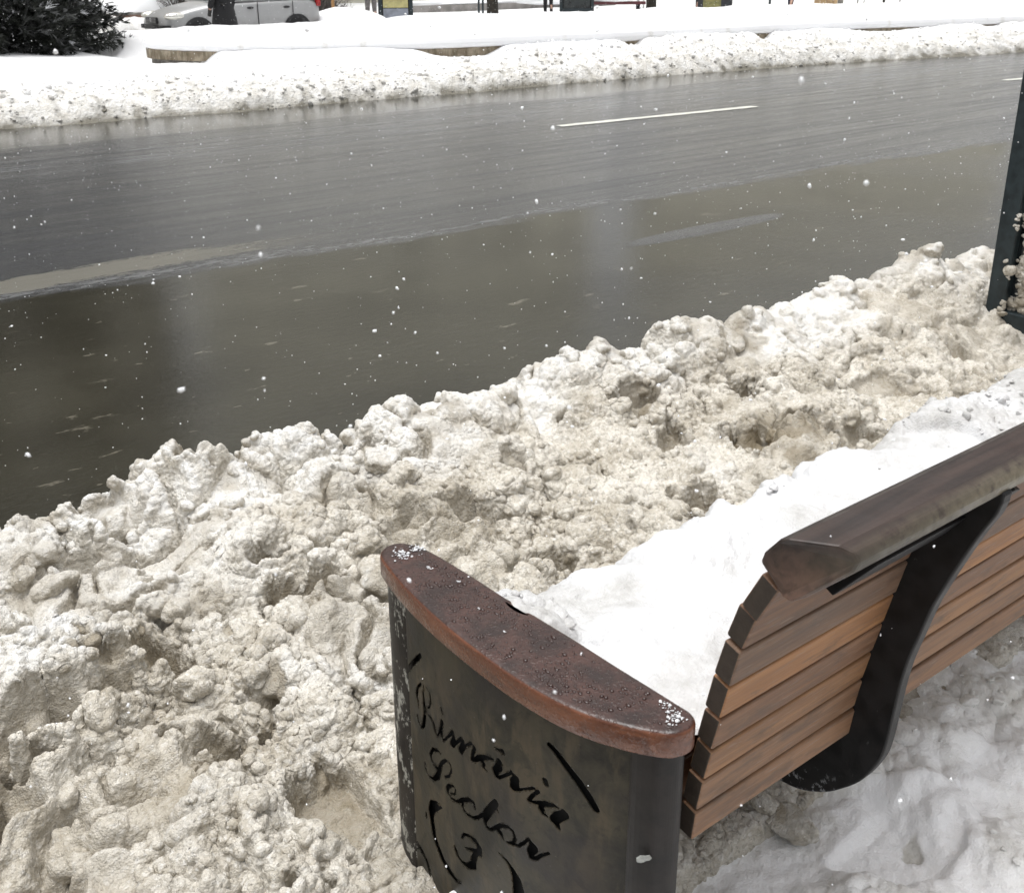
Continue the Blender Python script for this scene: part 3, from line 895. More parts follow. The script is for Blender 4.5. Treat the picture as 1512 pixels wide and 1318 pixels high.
PC = crspline(PANEL)
PS = np.concatenate([[0], np.cumsum(np.linalg.norm(np.diff(PC, axis=0), axis=1))])
STROKES=[
  [(0.1055,0.5047,0.00304),(0.0776,0.474,0.00355),(0.0575,0.4494,0.00306),(0.0484,0.4314,0.00145)] ,
  [(0.1029,0.4498,0.00176),(0.0909,0.4352,0.00222),(0.0858,0.4178,0.00313),(0.0897,0.4063,0.0025),(0.0917,0.3956,0.00107)] ,
  [(0.1125,0.453,0.00088),(0.1093,0.4332,0.00229),(0.1116,0.4169,0.00353),(0.1117,0.395,0.00373),(0.1065,0.3734,0.00357),(0.1023,0.3643,0.00215),(0.0942,0.3628,0.00162),(0.0866,0.3698,0.00144),(0.0851,0.378,0.00126)] ,
  [(0.1204,0.4541,0.00105),(0.1318,0.4497,0.00191),(0.1342,0.4377,0.00191),(0.13,0.4231,0.0014),(0.1228,0.4164,0.00088)] ,
  [(0.1236,0.404,0.00106),(0.1336,0.4038,0.00245),(0.1413,0.3971,0.00332),(0.1455,0.3859,0.00262),(0.1504,0.3784,0.0014),(0.1586,0.3948,0.00156),(0.1657,0.4133,0.00241)] ,
  [(0.1675,0.4194,0.00327),(0.1642,0.4025,0.00346),(0.1643,0.3888,0.00277),(0.1701,0.3845,0.00173),(0.1843,0.4022,0.00171),(0.1979,0.4209,0.00254),(0.2002,0.4089,0.00374),(0.1938,0.393,0.00427),(0.2055,0.4037,0.00203),(0.2199,0.4228,0.00252),(0.2257,0.4219,0.00251),(0.2214,0.4065,0.00421),(0.2175,0.3972,0.00456),(0.2316,0.4162,0.002),(0.2455,0.4306,0.00232),(0.2537,0.4269,0.00297),(0.2481,0.4099,0.00266),(0.2457,0.3988,0.002),(0.2542,0.4035,0.00182),(0.2657,0.4139,0.00181)] ,
  [(0.1659,0.4446,0.00154),(0.1678,0.4399,0.00223),(0.1699,0.4351,0.00068)] ,
  [(0.2506,0.4015,0.00199),(0.2647,0.416,0.00411),(0.2806,0.4276,0.00293),(0.2969,0.4343,0.00162)] ,
  [(0.2671,0.4157,0.00411),(0.2748,0.4122,0.00344),(0.2746,0.4041,0.00214),(0.2831,0.4037,0.00115)] ,
  [(0.3103,0.4378,0.00449),(0.3102,0.4294,0.0053),(0.3011,0.4152,0.00502),(0.3032,0.4081,0.00356),(0.3076,0.4069,0.00202),(0.3219,0.4207,0.00208),(0.3346,0.4335,0.00222)] ,
  [(0.2998,0.458,0.00096),(0.3095,0.4585,0.00208),(0.3178,0.4608,0.00334),(0.3211,0.4574,0.00127)] ,
  [(0.3346,0.4376,0.00143),(0.3366,0.4329,0.0027),(0.3446,0.4285,0.00459),(0.3409,0.4189,0.007),(0.338,0.4097,0.00495),(0.3445,0.4087,0.00207),(0.36,0.4192,0.00174),(0.3766,0.4305,0.00203),(0.3851,0.4293,0.00234),(0.3748,0.4163,0.00235),(0.3675,0.4038,0.00237),(0.3749,0.4047,0.00189),(0.3857,0.409,0.00313),(0.3981,0.4141,0.00405),(0.4103,0.4189,0.00279),(0.4197,0.4186,0.00108)] ,
  [(0.3893,0.4064,0.00391),(0.3911,0.4001,0.00423),(0.3938,0.3952,0.00313),(0.4009,0.3931,0.00125)] ,
  [(0.3961,0.4546,0.00355),(0.3982,0.4491,0.0034)] ,
  [(0.4273,0.4173,0.00277),(0.4287,0.4117,0.0057),(0.4182,0.4023,0.0062),(0.4122,0.3935,0.00576),(0.4166,0.3886,0.00389),(0.4205,0.383,0.00233)] ,
  [(0.4033,0.5191,0.00333),(0.4144,0.5125,0.00378),(0.4328,0.4955,0.00437),(0.4507,0.4796,0.00466),(0.4666,0.4606,0.00466),(0.4775,0.4444,0.00391)] ,
  [(0.1608,0.3535,0.00105),(0.1498,0.3523,0.00246),(0.1353,0.3443,0.00266),(0.1258,0.3277,0.00268),(0.1301,0.3165,0.0025),(0.1425,0.3131,0.00302)] ,
  [(0.1274,0.3221,0.0025),(0.1336,0.3153,0.00268),(0.1445,0.3139,0.00355)] ,
  [(0.1056,0.2954,0.002),(0.1057,0.2876,0.00236),(0.1094,0.2798,0.00164),(0.1191,0.2776,0.00181),(0.1332,0.2828,0.00252),(0.1482,0.3001,0.0048),(0.1543,0.3179,0.00407),(0.1629,0.3373,0.00263),(0.1751,0.3509,0.00217),(0.1869,0.3521,0.0019),(0.1908,0.3429,0.0019),(0.1842,0.3261,0.00192),(0.1702,0.3141,0.00158)] ,
  [(0.1841,0.2925,0.00105),(0.1975,0.2996,0.00157),(0.2008,0.3108,0.00139),(0.1938,0.3138,0.00174),(0.1833,0.3072,0.00262),(0.1759,0.2947,0.00334),(0.1779,0.2869,0.00264),(0.1866,0.2841,0.00211),(0.2042,0.2899,0.00226),(0.2215,0.3062,0.00327),(0.2381,0.319,0.00272),(0.2491,0.3201,0.00237),(0.2522,0.3104,0.00119)] ,
  [(0.2186,0.3025,0.00362),(0.2182,0.29,0.00242),(0.2289,0.2837,0.00207),(0.2477,0.2899,0.00222),(0.2634,0.3044,0.00236),(0.2711,0.3135,0.00252)] ,
  [(0.3016,0.3573,0.00459),(0.2909,0.3402,0.00513),(0.2786,0.3178,0.00552),(0.2753,0.3036,0.00302),(0.2805,0.2959,0.00235),(0.2901,0.2984,0.00217),(0.302,0.3119,0.00232),(0.3124,0.3221,0.00296),(0.3267,0.3299,0.00212),(0.3372,0.3289,0.00211),(0.3417,0.3187,0.00212),(0.3387,0.307,0.00245),(0.3285,0.3004,0.00164)] ,
  [(0.3038,0.3471,0.00181),(0.3082,0.3428,0.00098)] ,
  [(0.3032,0.3107,0.00414),(0.311,0.3065,0.00413),(0.3165,0.3005,0.00198),(0.3187,0.2991,0.00082)] ,
  [(0.3264,0.2995,0.00197),(0.3381,0.3036,0.00196),(0.3493,0.309,0.00195),(0.3592,0.3208,0.0021),(0.3673,0.3332,0.00161)] ,
  [(0.3675,0.3349,0.00128),(0.3713,0.329,0.00321),(0.3769,0.3219,0.00593),(0.3713,0.3117,0.00515),(0.3723,0.3017,0.00355),(0.3797,0.3028,0.00241),(0.3907,0.3168,0.00224),(0.4041,0.3287,0.00174)] ,
  [(0.2142,0.2248,0.0014),(0.2203,0.2368,0.00227),(0.2356,0.2454,0.00225),(0.2516,0.2473,0.00361),(0.2604,0.2402,0.00514),(0.2602,0.2297,0.00516),(0.2456,0.2236,0.00312),(0.2235,0.2126,0.00105)] ,
  [(0.2508,0.2204,0.00432),(0.2445,0.205,0.00522),(0.2442,0.1932,0.00558),(0.2293,0.1792,0.00387),(0.2137,0.1741,0.00284),(0.2014,0.1771,0.00321),(0.1959,0.1855,0.00375),(0.1927,0.1915,0.00161)] ,
  [(0.1586,0.2433,0.0009),(0.1437,0.2371,0.00542),(0.1276,0.2236,0.00766),(0.1192,0.2019,0.0069),(0.1232,0.1834,0.00608),(0.1277,0.1607,0.00554),(0.1405,0.1448,0.00608),(0.1546,0.1301,0.00606),(0.1728,0.1232,0.00584),(0.191,0.1209,0.00399),(0.2098,0.1265,0.00054)] ,
  [(0.102,0.1882,0.00205),(0.1019,0.1776,0.00112)] ,
  [(0.0388,0.0439,0.00098),(0.0482,0.071,0.00448),(0.0631,0.0875,0.00444),(0.0806,0.0853,0.00383),(0.0975,0.077,0.00381),(0.1076,0.0606,0.00361),(0.1159,0.0472,0.00361),(0.1181,0.026,0.00324),(0.1144,-0.0031,0.0023),(0.1081,-0.0303,0.00097)] ,
  [(0.3077,0.2664,0.001),(0.3238,0.2631,0.00232),(0.3356,0.2536,0.00414),(0.3449,0.2401,0.00695),(0.3489,0.2208,0.00863),(0.3467,0.1949,0.00751),(0.3392,0.1646,0.00422),(0.3314,0.1419,0.00085)] ,
]



def end_panel(mirror_x=None, cut=True):
    """sheet from s=.02 to s=.53 with real openings where the script is cut through"""
    ss = np.arange(.014, .536, .00115); zz = np.arange(.015, .5795, .00115)
    S, Z = np.meshgrid(ss, zz, indexing='ij'); s, z = S.ravel(), Z.ravel()
    sdf = np.full(len(s), 1.0)
    if cut:
        for L in STROKES:
            for (s0, z0, r0), (s1, z1, r1) in zip(L[:-1], L[1:]):
                lo_s, hi_s, lo_z, hi_z = min(s0, s1) - .012, max(s0, s1) + .012, min(z0, z1) - .012, max(z0, z1) + .012
                ix = np.where((s > lo_s) & (s < hi_s) & (z > lo_z) & (z < hi_z))[0]
                if len(ix) == 0: continue
                e = np.array([s1 - s0, z1 - z0]); l2 = max(e @ e, 1e-12)
                t = np.clip(((s[ix] - s0) * e[0] + (z[ix] - z0) * e[1]) / l2, 0, 1)
                dd = np.hypot(s[ix] - s0 - t * e[0], z[ix] - z0 - t * e[1]) - 1.42 * (r0 + (r1 - r0) * t)
                sdf[ix] = np.minimum(sdf[ix], dd)
    nx, ny = len(ss), len(zz)
    q = grid_faces(nx, ny)
    if cut:
        G = sdf.reshape(nx, ny); gs, gz = np.gradient(G, .00115)
        near = np.abs(sdf) < .0010
        gl = np.hypot(gs.ravel(), gz.ravel()) + 1e-6
        keep = sdf[q].mean(1) > 0
        q = q[keep]
        s = np.where(near, s - np.clip(sdf, -.001, .001) * gs.ravel() / gl, s); z = np.where(near, z - np.clip(sdf, -.001, .001) * gz.ravel() / gl, z)
    X = np.interp(s, PS, PC[:, 0]); Y = np.interp(s, PS, PC[:, 1])
    used = np.unique(q); mp = np.full(len(s), -1); mp[used] = np.arange(len(used))
    V = np.stack([X, Y, z], 1)[used]; Q = mp[q]
    if mirror_x: V[:, 0] = mirror_x - V[:, 0]; Q = Q[:, ::-1]
    o = mesh_np('end_panel', V, Q, M['bronze'], bench)
    sm = o.modifiers.new('sheet', 'SOLIDIFY'); sm.thickness = .0022; sm.offset = -1 if not mirror_x else -1
    return o


def mirror_pts(P, mx): return [((mx - a) if mx else a, c0) for a, c0 in P]


ARM = [(.741, 1.312), (.750, 1.334), (.770, 1.347), (.793, 1.343), (.808, 1.322), (.8165, 1.295), (.823, 1.246), (.829, 1.166), (.832, 1.105), (.8335, 1.092), (.830, 1.083), (.829, 1.068), (.832, 1.054), (.837, 1.045), (.841, 1.0), (.845, .95), (.849, .88), (.8535, .82), (.857, .768),
       (.858, .746), (.850, .730), (.834, .7235), (.815, .727), (.800, .738), (.780, .764), (.765, .790), (.752, .816), (.739, .852), (.7285, .90), (.722, .952), (.7185, 1.016), (.7175, 1.083), (.7205, 1.161), (.728, 1.24)]


def end_assembly(mx, cut):
    ep = end_panel(mx, cut)
    # near-black inner housing: its colour paints the hollow's shade behind the cut-outs
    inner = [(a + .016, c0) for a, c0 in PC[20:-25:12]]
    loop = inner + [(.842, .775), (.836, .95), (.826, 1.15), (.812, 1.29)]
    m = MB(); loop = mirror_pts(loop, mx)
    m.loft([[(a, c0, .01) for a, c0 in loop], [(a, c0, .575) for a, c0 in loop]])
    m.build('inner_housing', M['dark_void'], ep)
    # posts closing the two ends
    for name, poly, peel in (('end_post', [(.744, 1.236), (.738, 1.262), (.742, 1.296), (.754, 1.322), (.772, 1.335), (.792, 1.332), (.806, 1.312), (.812, 1.285), (.80, 1.262), (.77, 1.245)], 1.0),
                             ('end_post', [(.7935, .7865), (.8005, .7545), (.813, .741), (.829, .7345), (.843, .739), (.8505, .752), (.849, .775), (.84, .79), (.82, .795)], .0)):
        p = smooth_poly(mirror_pts(poly, mx), 5); m = MB()
        zs = [.0, .15, .3, .45, .5795]
        m.loft([[(a, c0, q) for a, c0 in p] for q in zs])
        o = m.build(name, M['peel'], ep, smooth=False, bevel=.002)
        o.data.attributes.new('peel', 'FLOAT', 'POINT').data.foreach_set('value', [peel] * len(o.data.vertices))
    p = smooth_poly(mirror_pts(ARM, mx), 5); m = MB()
    cx_, cy_ = sum(a for a, _ in p) / len(p), sum(c0 for _, c0 in p) / len(p)

    def ins(p, d):
        P_ = np.array(p); t = np.roll(P_, -1, 0) - np.roll(P_, 1, 0); nn = np.stack([t[:, 1], -t[:, 0]], 1); nn /= np.linalg.norm(nn, axis=1)[:, None]
        if ((P_ + nn * .01 - [cx_, cy_]) ** 2).sum() > ((P_ - [cx_, cy_]) ** 2).sum(): nn = -nn
        return P_ + nn * d
    rings = []
    for zq, d in ((.580, .012), (.580, .003), (.5812, .001), (.583, 0), (.6135, 0), (.6165, .0008), (.6185, .0027), (.6196, .006), (.6198, .010)):
        rings.append([(a, c0, zq) for a, c0 in ins(p, d)])
    m.loft(rings)
    return ep, m.build('armrest', M['arm_wood'], bench, smooth=True)


end_assembly(None, True)
ep0 = [o for o in bench.children if o.name.startswith('end_panel')][0]
m = MB(); nrm_ = Vector((-.45, -.89, 0)).normalized(); c0_ = Vector((.7955, .7555, .4085)); tx = Vector((.89, -.45, 0))
pp = []
for k in range(11):
    a_ = 2 * math.pi * k / 11; rr = (.0105 if abs(math.cos(a_)) > .6 else .0055) * random.uniform(.7, 1.15)
    pp.append(c0_ + tx * rr * math.cos(a_) + Vector((0, 0, 1)) * rr * .8 * math.sin(a_))
M['chip'] = simple('bare_primer', (.30, .31, .29), .5, 0, .2, 200)
m.loft([pp, [q + nrm_ * .003 for q in pp]])
m.build('paint_chip', M['chip'], [p_ for p_ in ep0.children if p_.name.startswith('end_post')][-1])
end_assembly(BX0 + BX1 + .06, False)


def inside_arm(px, py):
    c, n = False, len(ARM)
    for i in range(n):
        (x0, y0), (x1, y1) = ARM[i], ARM[i - 1]
        if (y0 > py) != (y1 > py) and px < (x1 - x0) * (py - y0) / (y1 - y0) + x0: c = not c
    return c


# rain drops standing on the lacquered armrest: part of its wet skin
arm = [o for o in bench.children if o.name.startswith('armrest')][0]
m = MB()
Nw = NT('water_drop'); M['drop'] = Nw.out(col=(.030, .012, .009), rough=.06, spec=.55)
cnt = 0
while cnt < 1150:
    a, c0 = random.uniform(.72, .86), random.uniform(.73, 1.34)
    if not all(inside_arm(a + dx, c0 + dy) for dx in (-.012, .012) for dy in (-.012, .012)): continue
    if vnoise(np.array([[a * 22, c0 * 22, 0]]), 5)[0] < random.uniform(-.9, .3): continue
    r = min(.0034, random.lognormvariate(math.log(.00135), .42)); k = random.uniform(.8, 1.9)
    m.ball((a, c0, .6196), (r, r * k, r * .7), 9, 6); cnt += 1
m.build('water_drop', M['drop'], arm, smooth=True)['kind'] = 'stuff'

# ------------------------------------------------------------------ snow lying on the seat
xs = np.arange(.836, 3.14, .0048); ys = np.arange(.772, 1.33, .0042)
NX, NY = len(xs), len(ys)
XX, YY = np.meshgrid(xs, ys, indexing='ij'); x, y = XX.ravel(), YY.ravel(); P2 = np.stack([x, y, 0 * x], 1)
edge = 1.275 + .022 * fbm(P2 * [5, 0, 0] + 3, 3, 301) + .012 * vnoise(P2 * [22, 0, 0], 302)
ty = np.clip((edge - y) / .11, 0, 1)
h = .405 + .112 * np.sqrt(np.clip(1 - (1 - ty) ** 2, 0, 1)) + .022 * fbm(P2 * 6, 3, 303) + .009 * fbm(P2 * 17, 4, 304)
h += .075 * sstep(.95, .86, x) * sstep(1.24, 1.05, y) * .6 + .006 * dome(worley(P2 * [30, 30, 0] + .3, 320)) * sstep(-.1, .3, fbm(P2 * 7 + 2, 3, 321))
lump = sstep(.05, .35, fbm(P2 * 4.5 + 21, 3, 305) + .35 * sstep(1.3, 1.9, x) - .1 + .3 * sstep(.12, .0, edge - y))
h += lump * (.022 * dome(worley(P2 * [20, 20, 0] + .3, 306)) + .010 * dome(worley(P2 * [45, 45, 0] + .3, 307)))
back = np.interp(h, [.405, .46, .51, .567, .621, .68], [.742, .748, .744, .740, .735, .72])
h = np.where(y > edge, .405 - 2.2 * (y - edge), h)
P0 = np.stack([x, y, h], 1); nrm = grid_normals(P0, NX, NY)
dsp = (.3 + .7 * lump) * (.007 * (dome(worley(P0 / .026, 308)) - .45) + .0035 * (dome(worley(P0 / .012, 309)) - .45)) + .0034 * fbm(P0 * 60, 4, 310)
dsp *= 1 + .8 * sstep(.08, 0, edge - y)
P1 = P0 + nrm * dsp[:, None]; n1 = grid_normals(P1, NX, NY)
keep = (P1[:, 2] > .36)
quads = grid_faces(NX, NY); quads = quads[keep[quads].all(1)]
tri = np.vstack([quads[:, [0, 1, 2]], quads[:, [0, 2, 3]]])
fresh = np.clip(.62 + 1.3 * fbm(P2 * 9, 4, 311) - .4 * lump, 0, 1)
pr = np.where((lump > .5) & keep & (y < edge), 1.0, 1e-9); pr /= pr.sum(); ci = rng.choice(len(x), 320, p=pr); cs = np.clip(rng.lognormal(math.log(.0055), .5, 320), .003, .016)
cV, cF, cI = scatter(P1, n1, ci, cs)
sn = mesh_np('seat_snow', np.vstack([P1, cV]), np.vstack([tri, cF + len(P1)]), M['white_snow'],
             attrs={'fresh': np.concatenate([fresh, fresh[cI] * .7]), 'wet': np.zeros(len(P1) + len(cV))})
tag(sn, 'thick white snow cover lying along the bench seat', 'snow', kind='thing')

# crumbs of snow on the near armrest
for nm, spots, lab in (('snow_crumbs', [(.772, 1.305, .013, 80), (.803, 1.305, .010, 50), (.786, 1.24, .004, 10), (.80, 1.18, .003, 5), (.775, 1.03, .002, 5), (.78, 1.10, .002, 4)], 'loose white snow crumbs on the rounded street end of the near armrest'),
                       ('snow_crumbs', [(.835, .752, .011, 55), (.84, .775, .009, 20), (.82, .748, .007, 15)], 'loose white snow crumbs on the armrest tip touching the backrest')):
    Vs, Fs = [], []; n = 0
    for (a, c0, sp, cn) in spots:
        for _ in range(cn):
            v, f = random.choice(T1); s = min(.0042, random.lognormvariate(math.log(.0012), .5))
            Vs.append(v * [s, s, s * .7] + [a + random.gauss(0, sp * .5), c0 + random.gauss(0, sp * .7), .6205 + s * .3]); Fs.append(f + n); n += len(v)
    V = np.vstack(Vs)
    o = mesh_np(nm, V, np.vstack(Fs), M['white_snow'], attrs={'fresh': np.ones(len(V)), 'wet': np.zeros(len(V))})
    tag(o, lab, 'snow', kind='stuff')

# ------------------------------------------------------------------ dark green advertising pillar at the road end of the pavement
bx, by = 4.194, 2.18
ad = empty('advertising_panel', (bx, by - .6, .06), 'dark green metal advertising panel standing in the slush, its face splashed with dirty snow', 'advertising panel')
m = MB()
m.box((bx + .07, by - .04, 1.22), (.14, .08, 2.56)); m.box((bx + .07, by - 1.16, 1.22), (.14, .08, 2.56))
m.box((bx + .07, by - .6, .06), (.138, 1.039, .20)); m.box((bx + .07, by - .6, 2.46), (.138, 1.039, .08))
m.build('frame', M['green_metal'], ad, bevel=.006)
m = MB(); m.box((bx + .075, by - .6, 1.28), (.07, 1.045, 2.27)); m.build('display_board', simple('dark_glass', (.010, .014, .016), .15, 0, .3, 8, .05), ad)
for q in (.3, 1.0):
    m = MB(); m.box((bx + .07, by - .12 - q * .9, .02), (.10, .10, .12)); m.build('foot', M['green_metal'], ad)
# splashed slush stuck to the face
ys = np.arange(by - 1.15, by + .0, .006); zs = np.arange(.15, 1.15, .006); NX, NY = len(ys), len(zs)
Yg, Zg = np.meshgrid(ys, zs, indexing='ij'); y, z = Yg.ravel(), Zg.ravel(); Q = np.stack([y, z, 0 * y], 1)
cov = fbm(Q * 9, 4, 401) + sstep(.95, .35, z) * .75 - .02 - .7 * sstep(by - .17, by - .06, y) * sstep(.16, .24, z + .05 * vnoise(Q * 12, 4)) - .25 * sstep(by - .12, by - .02, y)
th = np.clip(cov, 0, 1) * .035 + .014 * dome(worley(Q * [26, 26, 0] + .3, 402)) * (cov > 0) + .006 * dome(worley(Q * [60, 60, 0] + .3, 403)) * (cov > 0)
base = np.where(y > by - .082, -.002, .036)
P1 = np.stack([bx + base - th, y, z], 1)
q = grid_faces(NX, NY); q = q[(cov[q] > 0).all(1)]
pr = np.clip(cov + .10, 0, .6) * np.where(y > by - .42, 3.0, .8) * sstep(by - .05, by - .12, y + .03 * vnoise(Q * 22, 7)); pr /= pr.sum()
ci = rng.choice(len(y), 11000, p=pr); cs = np.clip(rng.lognormal(math.log(.0085), .5, 11000), .003, .026)
cV, cF, cI = scatter(P1 * [0, 1, 1] + np.stack([bx + base, 0 * y, 0 * y], 1), np.repeat(np.array([[-1.0, 0, 0]]), len(y), 0), ci, cs, sink=.45)
cV[:, 0] = np.where(cV[:, 0] < bx + base[cI], bx + base[cI] + (cV[:, 0] - bx - base[cI]) * .7, cV[:, 0])
o = mesh_np('slush_splash', cV, cF, M['slush'], attrs={'fresh': np.clip(.2 + fbm(Q * 9, 3, 404), 0, .6)[cI], 'wet': np.clip(.3 + 1.2 * fbm(Q * 12, 3, 405), 0, .8)[cI]})
tag(o, 'crust of dirty slush splashed onto the dark advertising panel', 'slush', kind='stuff')
# ------------------------------------------------------------------ far snow bank along the road
def far_edge(x):
    return np.interp(x, [-40, 2.8, 6.7, 12.9, 16.7, 21.2, 40, 120], [13.2, 12.85, 12.5, 12.35, 11.95, 11.15, 8.5, -6])


CP = [(16, 19.6), (11, 19.3), (8.6, 18.9), (7.2, 18.45), (6.35, 17.85), (6.05, 17.1), (6.35, 16.2), (7.1, 15.35), (8.2, 14.6), (9.8, 13.95), (12.9, 13.4), (16.2, 13.2), (18.8, 12.9), (21.4, 12.2), (30, 10.2), (60, 2.0)]
CPx, CPy = [p[0] for p in CP[5:]], [p[1] for p in CP[5:]]


def cop_y(x): return np.interp(x, CPx, CPy)


xl = [-14.0]
while xl[-1] < 62: xl.append(xl[-1] + .026 * max(1.0, abs(xl[-1]) / 9))
xs = np.array(xl); ts = np.concatenate([np.arange(-.25, 2.2, .022), np.arange(2.2, 9.5, .08)])
NX, NY = len(xs), len(ts)
XX, TT = np.meshgrid(xs, ts, indexing='ij'); x, t = XX.ravel(), TT.ravel()
P2 = np.stack([x, t, 0 * x], 1)
y = far_edge(x) + t + .10 * fbm(P2 * [.9, 0, 0], 4, 501) * sstep(1.2, 0, t)
d2c = cop_y(x) - y                                            # distance in front of the coping
h = -.15 + .22 * sstep(-.05, .30, t) + .16 * sstep(.2, 1.2, t)
h += .035 * fbm(P2 * 1.6, 3, 502) + .012 * fbm(P2 * 5, 3, 503)
right = sstep(5.2, 6.6, x)
# drift against the planter on the right, mound under the shrub on the left
drift = .375 + .03 * fbm(P2 * [.85, 0, 0] + 4, 3, 504)
for (gx, gw, gd) in ((5.95, .62, .36), (9.75, .65, .14), (12.75, .28, .10), (15.8, .3, .14), (19.2, 1.2, .07), (21.6, .4, .06)):
    drift = drift - gd * sstep(gw * 1.2, gw * .5, np.abs(x - gx))
for (gx, gw, gd) in ((8.3, .5, .05), (11.3, .9, .04), (14.3, .9, .04), (17.4, .6, .04)):
    drift = drift + .4 * gd * sstep(gw * 1.3, gw * .4, np.abs(x - gx))
k = sstep(1.0, .0, d2c) * right
h = h * (1 - k) + drift * k
lm = (1 - right) * sstep(.6, 3.2, t)
h = h * (1 - lm) + (.17 + .10 * sstep(3.4, 1.0, np.abs(x - 2.6)) + .03 * fbm(P2 * .9 + 8, 3, 505)) * lm
rough = sstep(1.75, .7, t + .35 * fbm(P2 * 1.4 + 2, 3, 506)) * sstep(-.2, .1, t)
h += rough * (.030 * (dome(worley(P2 * [5.5, 5.5, 0] + .3, 507)) - .4) + .035 * (dome(worley(P2 * [12, 12, 0] + .3, 508)) - .4) + .02 * fbm(P2 * 11, 3, 509))
h += .008 * fbm(P2 * 3.1, 3, 512)
h = np.where(t < -.1, -.2, h)
P1 = np.stack([x, y, h], 1); n1 = grid_normals(P1, NX, NY)
specks = sstep(.42, .55, fbm(P2 * [9, 12, 0], 3, 510))
fresh = np.clip(sstep(.25, 1.3, t + .5 * fbm(P2 * 3, 4, 511)) - .35 * specks * sstep(2.2, .8, t), 0, 1) * .96
wet = np.clip(sstep(.16, -.04, t + .10 * fbm(P2 * 6, 3, 513)) + .45 * sstep(.25, .5, fbm(P2 * 7 + 3, 3, 514)) * sstep(1.0, .2, t), 0, 1)
pr = np.where((rough > .3) & (t > .0) & (x > -2) & (x < 40), np.gradient(xs)[:, None].repeat(NY, 1).ravel() / np.maximum(1, np.abs(x) / 9), 0); pr /= pr.sum()
ci = rng.choice(len(x), 4200, p=pr); cs = np.clip(rng.lognormal(math.log(.016), .5, 4200), .007, .055)
cV, cF, cI = scatter(P1, n1, ci, cs, sink=.35, big=9)
qd = grid_faces(NX, NY); tri = np.vstack([qd[:, [0, 1, 2]], qd[:, [0, 2, 3]]])
cr_ = np.repeat(rng.uniform(0, 1, 4200), len(T1[0][0]))
bank = mesh_np('roadside_snow_bank', np.vstack([P1, cV]), np.vstack([tri, cF + len(P1)]), M['bank_snow'], attrs={'fresh': np.concatenate([fresh, np.clip(fresh[cI] * .9 + .25 * cr_, 0, 1)]), 'wet': np.concatenate([wet, np.clip(wet[cI] * .6 + .6 * (cr_ < .03) * (1 - fresh[cI]), 0, 1)])})
tag(bank, kind='stuff')

# ------------------------------------------------------------------ planter: low wall, projecting coping, thick snow on it
pl = empty('planter', (12, 14, 0), 'long low stone planter wall beyond the road, its coping buried under thick white snow', 'planter')
pc = crspline(CP, 10)
PT = np.gradient(pc, axis=0); PT /= np.linalg.norm(PT, axis=1)[:, None]; PN = np.stack([-PT[:, 1], PT[:, 0]], 1)   # inward


def strip(prof, name, mat, jit=0, parent=pl, ends=True):
    m = MB(); rings = []
    for i in range(len(pc)):
        rings.append([(pc[i, 0] + PN[i, 0] * a, pc[i, 1] + PN[i, 1] * a, z) for a, z in prof])
    m.loft(rings)
    return m.build(name, mat, parent)


strip([(.07, -.15), (.07, .205), (.42, .205), (.42, -.15)], 'wall', M['concrete'])
strip([(0, .21), (0, .345), (.015, .36), (.48, .36), (.48, .21)], 'coping', M['coping'])
# snow cushion on the coping and bed
sv, fr = [], []
prof = [(.03, .352), (-.03, .375), (-.055, .43), (-.03, .50), (.05, .555), (.16, .585), (.30, .592), (.45, .585), (.62, .575), (.9, .58), (1.3, .61), (1.7, .66), (2.0, .71), (2.3, .735), (2.6, .74), (3.0, .71), (3.6, .55), (4.2, .25), (4.6, .0)]
pa = np.array(prof); sp = np.linspace(0, len(pa) - 1, 90); pa = np.stack([np.interp(sp, range(len(pa)), pa[:, 0]), np.interp(sp, range(len(pa)), pa[:, 1])], 1)
pd = crspline(CP, 60); DT = np.gradient(pd, axis=0); DT /= np.linalg.norm(DT, axis=1)[:, None]; DN = np.stack([-DT[:, 1], DT[:, 0]], 1)
kk = np.ones(25) / 25
DN = np.stack([np.convolve(np.pad(DN[:, q], 12, mode='edge'), kk, 'valid') for q in (0, 1)], 1)
lim = np.interp(np.arange(len(pd)), [0, 60 * 3, 60 * 5, 60 * 6, 60 * 7, 60 * 8, 60 * 9, 60 * 10], [.5, .45, .45, .8, 1.3, 2.0, 3.4, 4.6]) / 4.6
fac = np.interp(np.arange(len(pd)) / 60.0, [0, 5, 7, 9, 10.5], [0, 0, .25, .75, 1])[:, None]
A0 = pa[:, 0][None, :]; Z = pa[:, 1][None, :]
A = np.where(A0 < .1, A0, .1 + (A0 - .1) * lim[:, None])
PX = pd[:, 0][:, None] + DN[:, 0][:, None] * A; PY = pd[:, 1][:, None] + DN[:, 1][:, None] * A; PZ = np.where(A0 > .45, .575 + (Z - .575) * np.where(Z > .575, fac, 1), Z)
Q = np.stack([PX.ravel(), PY.ravel(), 0 * PX.ravel()], 1)
al = np.repeat(A0, len(pd), 0).ravel()
zz = PZ.ravel() + (.055 * fbm(Q * .8, 3, 520) + .022 * fbm(Q * 2.6, 3, 521) + .005 * fbm(Q * 9, 3, 522)) * sstep(-.05, .1, al)
xx = PX.ravel() + .012 * fbm(Q * 3, 2, 523); yy = PY.ravel() + .012 * fbm(Q * 3 + 9, 2, 524)
fr = np.clip(1 - .5 * sstep(.40, .52, fbm(Q * [6, 6, 0] + 5, 3, 525)) * sstep(.35, .1, al), 0, 1)
o = mesh_np('snow_cushion', np.stack([xx, yy, zz], 1), grid_faces(len(pd), len(pa)), M['bank_snow'], attrs={'fresh': fr, 'wet': np.zeros(len(fr))})
tag(o, 'thick rounded cushion of clean snow lying along the planter wall', 'snow')

